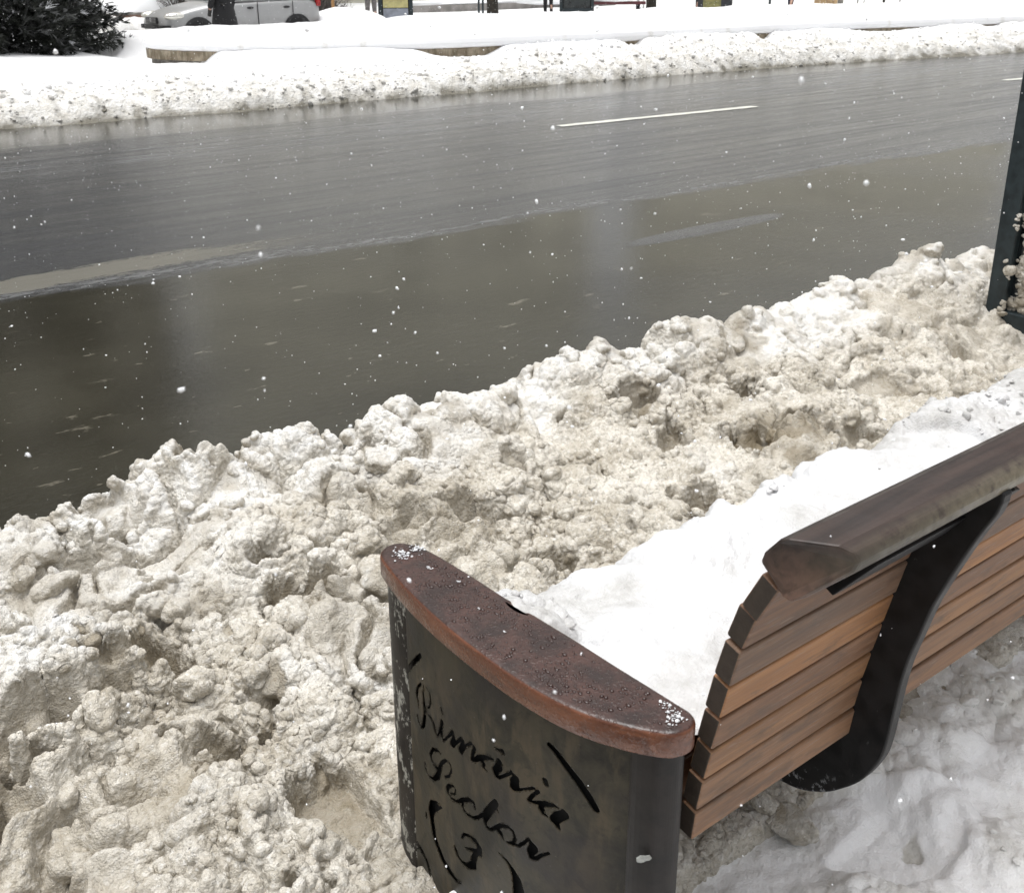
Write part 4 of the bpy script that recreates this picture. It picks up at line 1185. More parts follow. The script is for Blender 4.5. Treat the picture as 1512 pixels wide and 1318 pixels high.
# ------------------------------------------------------------------ square beyond: trodden snow and a cleared side road
xs = np.linspace(-30, 90, 200); ys = np.linspace(17.5, 90, 120)
XX, YY = np.meshgrid(xs, ys, indexing='ij'); Q = np.stack([XX.ravel(), YY.ravel(), 0 * XX.ravel()], 1)
hz = -.06 + .05 * fbm(Q * .35, 3, 530) + .02 * fbm(Q * 1.5, 3, 531) - .10 * sstep(2.4, 1.7, np.abs(Q[:, 1] - 24.9)) * sstep(17, 13, Q[:, 0])
o = mesh_np('square', np.stack([Q[:, 0], Q[:, 1], hz], 1), grid_faces(200, 120), M['far_snow'], attrs={'fresh': np.clip(.5 + fbm(Q * .8, 3, 532), 0, 1), 'wet': np.zeros(len(Q))})
tag(o, kind='structure')
M['side_road'] = simple('slushy_road', (.34, .335, .32), .45, 0, .25, 1.5, .2, .01)
m = MB(); m.add([(-30, 23.3, -.105), (15.5, 23.3, -.105), (15.5, 26.6, -.105), (-30, 26.6, -.105)], [(0, 1, 2, 3)])
o = m.build('side_road', M['side_road']); tag(o, kind='structure')


def drift_mesh(name, c, rx, ry, hgt, mat, fr=.9, seed=1, lumpy=.0, base=-.1, n=60):
    u = np.linspace(-1, 1, n); U, Vv = np.meshgrid(u, u, indexing='ij'); u_, v_ = U.ravel(), Vv.ravel()
    Q = np.stack([c[0] + u_ * rx, c[1] + v_ * ry, 0 * u_], 1)
    d = np.sqrt(u_ ** 2 + v_ ** 2) * (1 + .15 * vnoise(Q * 1.2, seed))
    z = base - .06 + (hgt + .06) * np.sqrt(np.clip(1 - d ** 2, 0, 1)) * (1 + .25 * fbm(Q * 1.3, 3, seed + 1)) + lumpy * (dome(worley(Q * [5, 5, 0] + .3, seed + 2)) + .6 * dome(worley(Q * [11, 11, 0] + .3, seed + 3))) * (d < 1)
    f = grid_faces(n, n); f = f[(d[f] < 1.12).any(1)]
    us = np.unique(f); mp = np.full(len(u_), -1); mp[us] = np.arange(len(us))
    return mesh_np(name, np.stack([Q[:, 0], Q[:, 1], z], 1)[us], mp[f], mat, attrs={'fresh': np.clip(fr + .5 * fbm(Q * 3, 3, seed + 4), 0, 1)[us], 'wet': np.clip(.6 * sstep(.12, -.05, z - base) * lumpy * 12 + .5 * (lumpy > 0) * fbm(Q * 5, 3, seed + 5), 0, 1)[us]})


c = at(215, 62, -.05)
o = drift_mesh('ploughed_snow_heap', (c.x + .2, 27.4), 2.2, .75, .42, M['bank_snow'], .35, 540, .07); tag(o, 'dirty ploughed snow heap between the shrub and the silver car', 'snow heap')
# red-brown low wall with a big drift behind it, left of the car
bw = empty('brick_wall', (10.5, 30.2, 0), 'low red brown brick wall with snow heaped behind it, left of the silver car', 'wall')


def brick_material():
    N = NT('brick'); b_ = N.n('TexBrick'); N.set(b_.inputs['Vector'], N.coord((1, 1, 1)))
    b_.inputs['Scale'].default_value = 6; b_.inputs['Color1'].default_value = (.17, .085, .06, 1); b_.inputs['Color2'].default_value = (.22, .12, .085, 1); b_.inputs['Mortar'].default_value = (.25, .22, .2, 1)
    return N.out(col=N.mix(.3, b_.outputs[0], N.mix(N.noise(8, 4), (.10, .07, .05), (.26, .2, .17))), rough=.85)


M['brick'] = brick_material()
m = MB(); m.box((9.8, 30.2, .10), (5.6, .35, .55)); m.build('wall', M['brick'], bw)
m = MB(); m.box((9.8, 30.2, .40), (5.7, .42, .05)); m.build('coping', M['concrete'], bw)
o = drift_mesh('snow_drift', (10.0, 32.4), 4.0, 2.2, 1.35, M['far_snow'], 1, 550, 0, -.05); tag(o, 'tall smooth white drift heaped behind the low brick wall', 'snow drift')


# ------------------------------------------------------------------ vegetation
def foliage_material(name, a, b_, dust=.5):
    N = NT(name)
    c = N.mix(N.noise(2.5, 4), a, b_); c = N.mix(N.math('MULTIPLY', N.attr('snowy'), dust), c, (.8, .81, .83))
    return N.out(col=c, rough=.7)


M['yew'] = foliage_material('dark_evergreen', (.006, .0085, .006), (.022, .026, .016), .9)
M['twig'] = foliage_material('twigs', (.05, .042, .036), (.12, .105, .095), .5)
M['bark'] = simple('bark', (.032, .027, .020), .9, 0, .5, 14, .9, .02)


def spray_cloud(name, pts, dirs, L, wd, mat, parent, snowy, blades=7):
    """needle sprays: each one a fan of narrow blades"""
    n = len(pts); Vs, Fs, S = [], [], []; k = 0
    for i in range(n):
        p = Vector(pts[i]); d = Vector(dirs[i]).normalized(); l = L * random.uniform(.6, 1.3)
        a = d.orthogonal().normalized(); a.rotate(Matrix.Rotation(random.uniform(0, 6.28), 3, d)); c_ = d.cross(a)
        for j in range(blades):
            q = (d + a * random.uniform(-.75, .75) + c_ * random.uniform(-.45, .45)).normalized()
            s0 = p + d * l * random.uniform(0, .55); ww = q.cross(Vector((random.uniform(-1, 1), random.uniform(-1, 1), random.uniform(-1, 1)))).normalized() * wd * random.uniform(.6, 1.3)
            e = s0 + q * l * random.uniform(.5, .9)
            Vs += [s0 - ww * .5, s0 + ww * .5, (s0 + e) / 2 + ww, e]; Fs.append((k, k + 1, k + 2, k + 3)); S += [snowy[i]] * 4; k += 4
    return mesh_np(name, np.array([v[:] for v in Vs]), np.array(Fs), mat, parent, False, {'snowy': np.array(S)})


def evergreen(loc, rx, ry, hz, n, label, seed):
    random.seed(seed)
    r = empty('evergreen_shrub', loc, label, 'shrub')
    pts, dirs, sn = [], [], []; m = MB()
    base = Vector(loc)
    tips = []
    for k in range(250):
        a = random.uniform(0, 2 * math.pi); el = random.triangular(-.15, 1.35, .0); rad = random.uniform(.7, 1.03)
        tip = Vector((rx * math.cos(a) * math.cos(el) * rad, ry * math.sin(a) * math.cos(el) * rad, .12 + max(0.02, hz * (math.sin(el) * .9 + .12) * rad)))
        st = Vector((tip.x * .08, tip.y * .08, tip.z * .18)); mid = (st + tip) / 2 + Vector((random.uniform(-.15, .15), random.uniform(-.15, .15), random.uniform(-.05, .2)))
        m.tube([base + st, base + mid, base + tip], [.028, .016, .005], 5)
        ns = n // 250
        for j in range(ns):
            t = random.uniform(.25, 1.02) ** .75
            q = st * (1 - t) ** 2 + mid * 2 * t * (1 - t) + tip * t * t
            q = q + Vector((random.gauss(0, .10), random.gauss(0, .10), random.gauss(0, .08)))
            q.z = max(.03, q.z)
            pts.append(base + q); d = (tip - st).normalized() + Vector((random.gauss(0, .5), random.gauss(0, .5), random.gauss(-.15, .45))); dirs.append(d)
            sn.append(1.0 if random.random() < .02 else random.random() ** 4 * .25)
    m.build('branches', M['bark'], r)
    spray_cloud('foliage', pts, dirs, .19, .014, M['yew'], r, sn, 9)
    return r


evergreen((4.05, 20.6, .03), 2.6, 1.8, 5.2, 40000, 'big dark evergreen shrub dusted with snow, across the road left of the planter', 3)


def twig_shrub(loc, rx, ry, hz, n, label, seed):
    random.seed(seed); r = empty('bare_shrub', loc, label, 'shrub'); m = MB(); b0 = Vector(loc)
    for k in range(n):
        a = random.uniform(0, 6.28); el = random.uniform(.15, 1.4); p = b0 + Vector((random.gauss(0, rx * .2), random.gauss(0, ry * .2), 0))
        d = Vector((rx * math.cos(a) * math.cos(el), ry * math.sin(a) * math.cos(el), hz * math.sin(el))); pts = [p]
        for j in range(1, 4): pts.append(p + d * (j / 3) + Vector((random.gauss(0, .07), random.gauss(0, .07), random.gauss(0, .05))))
        m.tube(pts, [.012, .009, .006, .003], 4)
        for j in range(5):
            q = p + d * random.uniform(.35, 1); m.tube([q, q + Vector((random.gauss(0, .14), random.gauss(0, .14), random.gauss(.08, .12)))], [.005, .002], 3)
    m.build('twigs', M['twig'], r); return r


twig_shrub((12.2, 30.9, .25), 1.3, .8, 1.3, 240, 'grey bare twiggy shrub behind the bonnet of the silver car', 5)
twig_shrub((15.6, 29.5, .1), .9, .7, 1.2, 240, 'dark bare shrub beside the orange stake, right of the silver car', 6)


def tree(loc, r0, label, seed, hgt=7.5):
    random.seed(seed); r = empty('bare_tree', loc, label, 'tree'); m = MB(); b0 = Vector(loc)
    tp = [b0 + Vector((0, 0, z)) + Vector((random.gauss(0, .03), random.gauss(0, .03), 0)) * z for z in (-.2, .25, 1, 2, 3, 4.2)]
    m.tube(tp, [r0 * 1.25, r0 * 1.02, r0 * .95, r0 * .85, r0 * .75, r0 * .5], 14); m.build('trunk', M['bark'], r, smooth=True)
    m = MB()
    for k in range(26):
        a = random.uniform(0, 6.28); st = tp[3].lerp(tp[5], random.random()); d = Vector((math.cos(a), math.sin(a), random.uniform(.5, 1.4))).normalized() * random.uniform(1.2, 3.0)
        pts = [st, st + d * .5 + Vector((random.gauss(0, .1), random.gauss(0, .1), .1)), st + d]; m.tube(pts, [r0 * .28, r0 * .16, .012], 6)
        for j in range(6):
            q = st + d * random.uniform(.4, 1); m.tube([q, q + Vector((random.gauss(0, .5), random.gauss(0, .5), random.uniform(.1, .7)))], [.015, .005], 4)
    m.build('crown', M['bark'], r); return r


c = at(728, 25, 0); tree((22.3, 30.0, -.1), .19, 'thick dark tree trunk beside two thin posts, near the middle of the square', 21)
c = at(960, 15, 0); tree((29.65, 30.0, -.1), .19, 'dark tree trunk right of the maroon bench, beside two pale posts', 22)


# ------------------------------------------------------------------ silver hatchback
def car():
    r = empty('parked_car', (0, 0, 0), 'silver hatchback parked nose left on the cleared side road behind the planter', 'car')
    N = NT('silver_paint'); c = N.mix(N.noise(6, 4), (.36, .365, .365), (.42, .42, .42))
    zsep = N.n('SeparateXYZ'); N.set(zsep.inputs[0], N.tc.outputs['Object'])
    grime = N.math('MULTIPLY', N.mr(N.math('ADD', zsep.outputs[2], N.math('MULTIPLY', N.noise(5, 5), .35)), .80, .45), .6)
    M['silver'] = N.out(col=N.mix(grime, c, (.20, .20, .19)), rough=N.math('ADD', .36, N.math('MULTIPLY', grime, .5)), metal=.35, coat=.3)
    glass = simple('car_glass', (.012, .014, .016), .08, 0, .2, 3, .0); black = simple('black_plastic', (.013, .013, .014), .5, 0, .3, 30)
    rub = simple('tyre_rubber', (.012, .012, .012), .85); alloy = simple('wheel_trim', (.30, .30, .30), .4, .5); red = simple('lamp_red', (.32, .012, .012), .2); chrome = simple('lamp_reflector', (.75, .72, .62), .15, .4, .2, 20)
    clear = NT('lamp_glass'); clear = clear.out(col=(.75, .74, .68), rough=.08, metal=.55)
    S = [(0, .58, .28, .50, .60), (.06, .70, .24, .60, .69), (.22, .77, .2, .67, .77), (.55, .81, .19, .76, .86), (.95, .82, .19, .83, .95), (1.2, .825, .19, .87, .98), (2.0, .83, .19, .91, .95), (3.1, .82, .2, .94, .97), (3.55, .79, .24, .93, .97), (3.76, .73, .30, .84, .92), (3.83, .62, .36, .70, .78)]
    rings = []
    for (xx, ww, zl, zs, zt) in S:
        half = [(0, zl), (ww * .86, zl), (ww * .97, zl + .10), (ww, (zl + zs) * .52), (ww * .985, zs - .04), (ww * .955, zs), (ww * .80, zs + (zt - zs) * .75), (0, zt)]
        rings.append([(xx, -a, b_) for a, b_ in half] + [(xx, a, b_) for a, b_ in half[-2:0:-1]])
    m = MB(); m.loft(rings); m.build('body', M['silver'], r, smooth=True, sub=2)
    m = MB()
    m.loft([[(1.05, -.76, .93), (3.70, -.74, .93), (3.70, .74, .93), (1.05, .76, .93)], [(1.45, -.71, 1.15), (3.60, -.69, 1.15), (3.60, .69, 1.15), (1.45, .71, 1.15)], [(1.85, -.60, 1.43), (3.38, -.58, 1.43), (3.38, .58, 1.43), (1.85, .60, 1.43)], [(2.05, -.5, 1.47), (3.2, -.5, 1.47), (3.2, .5, 1.47), (2.05, .5, 1.47)]])
    m.build('cabin', M['silver'], r, smooth=True, bevel=.04)
    for sy in (-1, 1):
        def side(xa, za): return (xa, sy * (.765 - (za - .93) * .295 if za < 1.44 else .6), za)
        for poly in ([(1.32, .965), (2.10, .965), (2.10, 1.385), (1.86, 1.36), (1.55, 1.16)], [(2.18, .965), (3.00, .965), (3.08, 1.10), (3.02, 1.37), (2.18, 1.385)], [(3.10, .98), (3.40, .99), (3.34, 1.30), (3.12, 1.34)]):
            m = MB(); m.loft([[side(a, b_) for a, b_ in poly], [(p[0], p[1] + sy * .012, p[2]) for p in [side(a, b_) for a, b_ in poly]]]); m.build('side_window', glass, r)
        for xd in (2.14, 3.02 if sy > 0 else 3.02):
            m = MB(); m.box((xd, sy * .832, .60), (.014, .012, .66)); m.build('door_gap', black, r)
        m = MB(); m.box((1.18, sy * .828, .55), (.014, .012, .60)); m.build('door_gap', black, r)
        for xd in (1.96, 2.86):
            m = MB(); m.ball((xd, sy * .838, .80), (.085, .02, .028), 12, 6); m.build('door_handle', black, r, smooth=True)
        m = MB(); m.box((2.05, sy * .825, .235), (2.0, .03, .09)); m.build('sill', black, r, bevel=.01)
        m = MB(); m.ball((1.40, sy * .90, 1.0), (.07, .11, .075), 10, 6); m.build('wing_mirror', black, r, smooth=True)
        m = MB(); m.ball((.27, sy * .665, .665), (.27, .14, .085), 14, 8); h_ = m.build('headlight', clear, r, smooth=True)
        m = MB(); m.ball((.15, sy * .64, .66), (.10, .125, .055), 10, 6); m.build('reflector', chrome, h_, smooth=True)
        m = MB(); m.box((3.74, sy * .70, 1.0), (.12, .12, .42)); m.build('tail_light', red, r, bevel=.03)
        for xw in (.72, 3.12):
            m = MB(); m.tube([(xw, sy * .74, .30), (xw, sy * .838, .30)], .345, 24); ar = m.build('wheel_arch', black, r)
            w_ = empty('wheel', (xw, sy * .76, .29)); w_.parent = r
            m = MB(); m.tube([(xw, sy * .68, .29), (xw, sy * .70, .29), (xw, sy * .84, .29), (xw, sy * .852, .29)], [.26, .285, .285, .265], 24); m.build('tyre', rub, w_, smooth=False)
            m = MB(); m.tube([(xw, sy * .84, .29), (xw, sy * .862, .29)], [.185, .17], 20)
            for j in range(6):
                a = j * math.pi / 3; m.box((xw + .09 * math.cos(a), sy * .862, .29 + .09 * math.sin(a)), (.12, .02, .035), M=Matrix.Rotation(-a, 3, 'Y'))
            m.build('rim', alloy, w_)
    m = MB(); m.box((-.012, 0, .575), (.05, .62, .13)); gq = m.build('grille', black, r, bevel=.015)
    m = MB()
    for k in range(4): m.box((-.04, 0, .53 + k * .03), (.012, .58, .008))
    m.ball((-.045, 0, .58), (.012, .05, .05), 12, 6); m.build('grille_bar', alloy, gq)
    m = MB(); m.loft([[(.10, -.77, .40), (.10, -.77, .48), (-.06, -.56, .48), (-.06, -.56, .40)], [(-.085, -.3, .40), (-.085, -.3, .48), (-.03, -.3, .48), (-.03, -.3, .40)], [(-.085, .3, .40), (-.085, .3, .48), (-.03, .3, .48), (-.03, .3, .40)], [(.10, .77, .40), (.10, .77, .48), (-.06, .56, .48), (-.06, .56, .40)]])
    m.build('bumper_strip', black, r)
    m = MB(); m.box((-.03, 0, .30), (.06, 1.1, .11)); m.build('air_intake', black, r, bevel=.02)
    m = MB(); m.box((-.075, 0, .345), (.012, .52, .11)); m.build('number_plate', simple('plate_white', (.55, .55, .54), .5, 0, .15, 60), r)
    m = MB(); m.add([(1.12, -.66, .985), (1.12, .66, .985), (1.80, .56, 1.40), (1.80, -.56, 1.40)], [(0, 1, 2, 3)]); m.add([(1.10, -.66, 1.0), (1.10, .66, 1.0), (1.78, .56, 1.415), (1.78, -.56, 1.415)], [(0, 1, 2, 3)]); m.build('windscreen', glass, r)
    return r


cr = car(); cr.location = (8.75, 24.35, -.11); cr.rotation_euler = (0, 0, R(1)); cr.scale = (1.0, 1.0, 1.0)


# ------------------------------------------------------------------ people
def skin_mesh(name, chains, mat, parent, sub=2, root=0):
    """one continuous body grown round a skeleton: chains of (point, rx, ry); points that coincide are one joint"""
    vs, es, rad, key = [], [], [], {}
    for ch in chains:
        prev = None
        for p, a, b_ in ch:
            k = tuple(round(q, 4) for q in p)
            if k not in key: key[k] = len(vs); vs.append(p); rad.append((a, b_))
            i = key[k]
            if prev is not None and prev != i: es.append((prev, i))
            prev = i
    me = bpy.data.meshes.new(name); me.from_pydata(vs, es, []); me.update()
    o = link(bpy.data.objects.new(name, me), parent); me.materials.append(mat)
    sk = o.modifiers.new('skin', 'SKIN'); sk.use_smooth_shade = True
    L = me.skin_vertices[0].data
    for i, q in enumerate(rad): L[i].radius = q; L[i].use_root = (i == root)
    s = o.modifiers.new('sub', 'SUBSURF'); s.levels = sub; s.render_levels = sub
    return o


skin = simple('skin', (.45, .28, .21), .5, 0, .12, 30, .05); hair = simple('hair', (.03, .02, .015), .6)


def person(loc, face, label, coat, trousers, stride=.0, long_coat=False, hem=.82, bag=None, scale=1.0):
    r = empty('person', (0, 0, 0), label, 'person')
    hipL, hipR = (.09, 0, .90), (-.09, 0, .90); s = stride
    kL, kR = (.10, -s * .5 - .02, .49), (-.10, s * .45 - .02, .49); aL, aR = (.10, -s * .75, .09), (-.10, s * .95, .11 if s else .09)
    P_ = lambda p, a, b_=None: (p, a, b_ or a)
    legs = lambda k, a: [P_(k, .062), P_((a[0], a[1] + .01, .30), .052), P_(a, .038), P_((a[0] * 1.1, a[1] - .16, a[2] - .055), .036, .03)]
    arm = lambda q: [P_((0, 0, 1.38), .13, .10), P_((q * .19, 0, 1.41), .062), P_((q * .25, .03, 1.13), .045), P_((q * .25, -.09, .90), .034), P_((q * .245, -.12, .83), .036, .02)]
    fing = lambda q: [[P_((q * .245, -.12, .83), .036, .02), P_((q * (.225 + .012 * j), -.125 - .008 * j, .775), .009), P_((q * (.228 + .011 * j), -.115 - .008 * j, .735 + .006 * abs(j - 1)), .008)] for j in range(4)] + [[P_((q * .245, -.12, .83), .036, .02), P_((q * .215, -.15, .80), .010), P_((q * .212, -.155, .77), .008)]]
    ch = [[P_((0, 0, .95), .135, .10), P_((0, 0, 1.15), .12, .09), P_((0, 0, 1.38), .13, .10), P_((0, .01, 1.49), .055), P_((0, 0, 1.58), .075, .085), P_((0, 0, 1.66), .08, .095), P_((0, .01, 1.73), .055, .065)],
          [P_((0, 0, .95), .135, .10), P_(hipL, .085)] + legs(kL, aL), [P_((0, 0, .95), .135, .10), P_(hipR, .085)] + legs(kR, aR), arm(1), arm(-1)]
    ch += [[P_((0, 0, 1.58), .075, .085), P_((0, -.105, 1.60), .012)]] + fing(1) + fing(-1)
    skin_mesh('body', ch, skin, r, 1)
    # clothing
    skin_mesh('trousers', [[P_((0, 0, .95), .15, .115), P_(hipL, .10), P_(kL, .075), P_((aL[0], aL[1] + .01, .12), .058)], [P_((0, 0, .95), .15, .115), P_(hipR, .10), P_(kR, .075), P_((aR[0], aR[1] + .01, .14), .058)]], trousers, r, 1)
    bt = simple('boot_leather', (.012, .011, .010), .5)
    for a in (aL, aR):
        m = MB(); m.ball((a[0], a[1] - .07, a[2] - .045), (.05, .14, .05), 10, 6); m.tube([(a[0], a[1], a[2] - .05), (a[0], a[1], a[2] + .1)], [.055, .058], 10); m.build('boot', bt, r, smooth=True)
    m = MB()

    def ring(z, a, b_, cy=0, n=20):
        return [(a * math.cos(2 * math.pi * k / n) * (1 + .05 * math.sin(5 * 2 * math.pi * k / n) * (z < 1)), cy + b_ * math.sin(2 * math.pi * k / n), z) for k in range(n)]
    zs = [(hem, .24 if long_coat else .19, .20 if long_coat else .155), (.92, .205, .165), (1.08, .185, .15), (1.25, .205, .155), (1.38, .215, .14), (1.46, .13, .10), (1.50, .08, .08)]
    if long_coat: zs = [(hem, .30, .25)] + [(.70, .255, .21)] + zs[1:]
    m.loft([ring(*q) for q in zs])
    for q in (1, -1): m.tube([(q * .18, 0, 1.41), (q * .235, .02, 1.27), (q * .258, .03, 1.13), (q * .258, -.05, .97), (q * .25, -.10, .88)], [.078, .074, .066, .058, .052], 12)
    m.build('coat', coat, r, smooth=True, sub=1)
    for q in (1, -1):
        skin_mesh('glove', [[P_((q * .25, -.09, .90), .045), P_((q * .245, -.12, .83), .05, .034)]] + [[(p, a + .006, b_ + .006) for p, a, b_ in c_] for c_ in fing(q)], bt, r, 1)
    m = MB(); m.ball((0, .015, 1.69), (.092, .108, .085), 12, 8); m.build('hair', hair, r, smooth=True)
    if bag:
        m = MB(); m.box((-.30, -.08, .62), (.12, .30, .26)); m.build('bag', bag, r, bevel=.03)
    r.location = loc; r.rotation_euler = (0, 0, face); r.scale = (scale,) * 3
    return r


blk = simple('black_cloth', (.009, .009, .010), .85, 0, .4, 20, .3, .01); gry = simple('grey_cloth', (.15, .14, .135), .85, 0, .3, 20, .3, .01); nvy = simple('navy_cloth', (.03, .036, .06), .85, 0, .3, 20, .3, .01); brn = simple('brown_cloth', (.05, .035, .03), .85, 0, .3, 20)
c = at(333, 20, .6)
person((8.78, 20.5, -.1), R(200), 'person in a long black winter coat walking in front of the silver car', blk, blk, .12, True, .38, scale=1.02)
person((17.05, 29, -.1), R(160), 'person in grey trousers and black jacket standing left of the display case', blk, gry, .05)
person((24.7, 30, -.1), R(150), 'person in black trousers and boots standing left of the big dark display case', brn, blk, .04)
person((34.0, 27.0, -.1), R(110), 'person in navy trousers mid-stride, walking alone at the far right of the square', nvy, nvy, .26)
person((29.5, 27.5, -.1), R(80), 'person in dark clothes standing beside the stall with the yellow notice', blk, blk, .08)


# ------------------------------------------------------------------ street furniture of the square
def display_case(loc, rz, w_, label, inner):
    r = empty('display_case', (0, 0, 0), label, 'display case')
    m = MB(); m.box((-w_ / 2 - .05, 0, .95), (.10, .16, 2.1)); m.box((w_ / 2 + .05, 0, .95), (.10, .16, 2.1)); m.box((0, 0, .07), (w_, .155, .34)); m.box((0, 0, 1.94), (w_, .155, .12)); m.build('frame', M['green_metal'], r, bevel=.006)
    m = MB(); m.box((0, 0, 1.06), (w_, .09, 1.64)); m.build('board', M['dark_void'], r)
    for (z0, z1, mt) in inner:
        m = MB(); m.box((0, -.052, (z0 + z1) / 2), (w_ * .92, .012, z1 - z0)); m.build('poster', mt, r)
    r.location = loc; r.rotation_euler = (0, 0, rz); return r


yel = simple('yellow_poster', (.42, .38, .17), .5, 0, .2, 9); grp = simple('grey_poster', (.22, .24, .28), .5, 0, .25, 5); dkg = simple('dark_poster', (.018, .022, .022), .3, 0, .5, 5); mrn = simple('maroon_paint', (.09, .018, .022), .5, 0, .3, 12); wht = simple('white_metal', (.55, .55, .54), .5, 0, .1, 10)
display_case((15.8, 25.6, -.1), R(-28), .72, 'tall dark poster case with a yellow poster, standing between the car and the tree', [(.62, 1.8, yel), (.28, .60, grp)])
display_case((26.0, 30.0, -.1), R(-38), .72 * 1.4, 'wide black framed display case left of the maroon bench', [(.25, 1.8, dkg)])


def posts(name, px, y0, rad, hgt, mat, label, group=None, lean=0.0):
    c = at(px, 12, .2); d = Vector((c.x, c.y)) * (y0 / c.y)
    r = MB(); r.tube([(d.x, d.y, -.2), (d.x + lean * .4, d.y, hgt * .4), (d.x + lean, d.y, hgt)], [rad, rad * .95, rad * .8], 10)
    r.ball((d.x + lean, d.y, hgt), (rad * 1.1,) * 3, 8, 6)
    o = r.build(name, mat, loc=(d.x, d.y, 0)); tag(o, label, 'post', group); return o


posts('steel_post', 707, 29, .035, 2.6, M['green_metal'], 'left of two thin dark posts beside the thick tree trunk', 'thin dark posts')
posts('steel_post', 713, 29, .035, 2.6, M['green_metal'], 'right of two thin dark posts, nearest the thick tree trunk', 'thin dark posts')
posts('steel_post', 942, 30, .05, 2.6, wht, 'pale post just right of the maroon bench', 'pale posts')
posts('steel_post', 950, 30, .035, 2.6, wht, 'pale post touching the dark tree trunk right of the maroon bench', 'pale posts')
posts('wooden_stake', 492, 27.5, .045, 1.5, simple('orange_wood', (.36, .20, .08), .7), 'orange wooden stake planted behind the small snow capped planter')
posts('steel_post', 1136, 29, .05, 2.4, M['green_metal'], 'dark post right of the stall with the yellow notice')
for px, rd_, ln, lab in ((1265, .03, .1, 'thin grey sapling stake, first right of the pale boards'), (1274, .02, .25, 'thinnest grey sapling stake, second right of the pale boards'), (1304, .05, 0, 'thickest dark sapling stake of the row by the pale boards'),
                         (1326, .03, .5, 'leaning grey sapling stake right of the thick dark stake'), (1379, .03, .05, 'pale sapling stake standing by itself in the row'), (1418, .05, .1, 'dark sapling stake, left of a close pair'), (1423, .03, .05, 'pale sapling stake, right of a close pair')):
    posts('sapling_stake', px, 26, rd_, 2.2, M['bark'] if rd_ > .04 else simple('grey_stick', (.22, .21, .19), .8), lab, 'sapling stakes at the far right', ln)

# long low concrete wall with snow on top
r = empty('low_wall', (27, 36, 0), 'long low grey concrete wall with snow on top, behind the thick tree trunk', 'wall')
m = MB(); m.box((27.9, 36.0, -.08), (10.6, .5, .50), R(0)); m.build('wall', simple('rendered_wall', (.25, .235, .22), .85, 0, .25, 3), r)
v, f = T3[0]
th = 0.0; Rz = np.array([[math.cos(th), -math.sin(th), 0], [math.sin(th), math.cos(th), 0], [0, 0, 1]])
o = mesh_np('wall_snow', (v * [6.0, .8, .30]) @ Rz.T + [27.9, 36.2, .20], f, M['far_snow'], attrs={'fresh': np.ones(len(v)), 'wet': np.zeros(len(v))}); tag(o, 'snow lying along the long low concrete wall', 'snow')
# small round planter with a mound of snow, right of the car
r = empty('small_planter', (14.3, 24.6, 0), 'small brown planter heaped with snow, just right of the silver car', 'planter')
m = MB(); m.tube([(13.3, 24.0, -.12), (13.3, 24.0, .34)], [.95, 1.0], 32); m.build('rim', M['brick'], r)
o = drift_mesh('planter_snow', (13.3, 24.0), 1.02, 1.02, .30, M['far_snow'], 1, 560, 0, .30); tag(o, 'mound of snow heaped on the small brown planter', 'snow')

# maroon bench with snow
r = empty('maroon_bench', (27.75, 30, 0), 'maroon bench covered by a slab of snow beside the wide display case', 'bench')
m = MB(); m.box((27.75, 30.0, .28), (2.3, .5, .10), R(-38)); m.build('seat', mrn, r, bevel=.02)
m = MB(); m.box((27.9, 30.2, .58), (2.3, .08, .34), R(-38)); m.build('backrest', mrn, r, bevel=.02)
for q in (-.9, .9):
    m = MB(); m.box((27.75 + q * .79, 30.0 - q * .61, .08), (.12, .42, .40), R(-38)); m.build('leg', M['steel'], r, bevel=.01)
th = R(-38); Rz = np.array([[math.cos(th), -math.sin(th), 0], [math.sin(th), math.cos(th), 0], [0, 0, 1]])
o = mesh_np('bench_snow', (v * [.85, .26, .14]) @ Rz.T + [27.65, 29.9, .40], f, M['far_snow'], attrs={'fresh': np.ones(len(v)), 'wet': np.zeros(len(v))}); tag(o, 'slab of snow lying on the maroon bench', 'snow')


def stall(loc, rz):
    r = empty('market_stall', (0, 0, 0), 'dark stall with a yellow notice on its front, right of the dark tree trunk', 'stall')
    m = MB(); m.box((0, 0, .5), (1.2, .7, .9)); m.build('counter', simple('stall_dark', (.02, .022, .025), .5, 0, .4, 8), r, bevel=.02)
    m = MB(); m.box((-.1, -.356, .55), (.62, .012, .62)); m.build('notice', simple('olive_notice', (.20, .19, .07), .5, 0, .3, 10), r)
    m = MB()
    for a in (-.56, .56):
        for b_ in (-.3, .3): m.box((a, b_, 1.0), (.06, .06, 2.2))
    m.build('frame', M['steel'], r)
    m = MB(); m.loft([[(-.8, -.6, 2.05), (.8, -.6, 2.05), (.8, .6, 2.05), (-.8, .6, 2.05)], [(-.8, -.05, 2.4), (.8, -.05, 2.4), (.8, .05, 2.4), (-.8, .05, 2.4)]]); m.build('roof', mrn, r)
    m = MB(); m.box((1.25, .05, .12), (1.3, .5, .22)); m.build('bench_rail', mrn, r, bevel=.01)
    r.location = loc; r.rotation_euler = (0, 0, rz)


stall((29.95, 27.1, -.1), R(-48))
r = empty('board_stack', (34.9, 26, 0), 'upright pale wooden boards stacked on the snow at the far right', 'boards')
for k in range(5):
    m = MB(); m.box((34.4 + k * .27, 26.1 - k * .06, .45), (.20, .08, 1.1 + .1 * (k % 2)), R(-50) + .1 * (k % 3 - 1))
    m.build('board', simple('pale_board' if k != 4 else 'grey_board', (.42, .30, .17) if k != 4 else (.22, .21, .19), .8, 0, .25, 6), r)
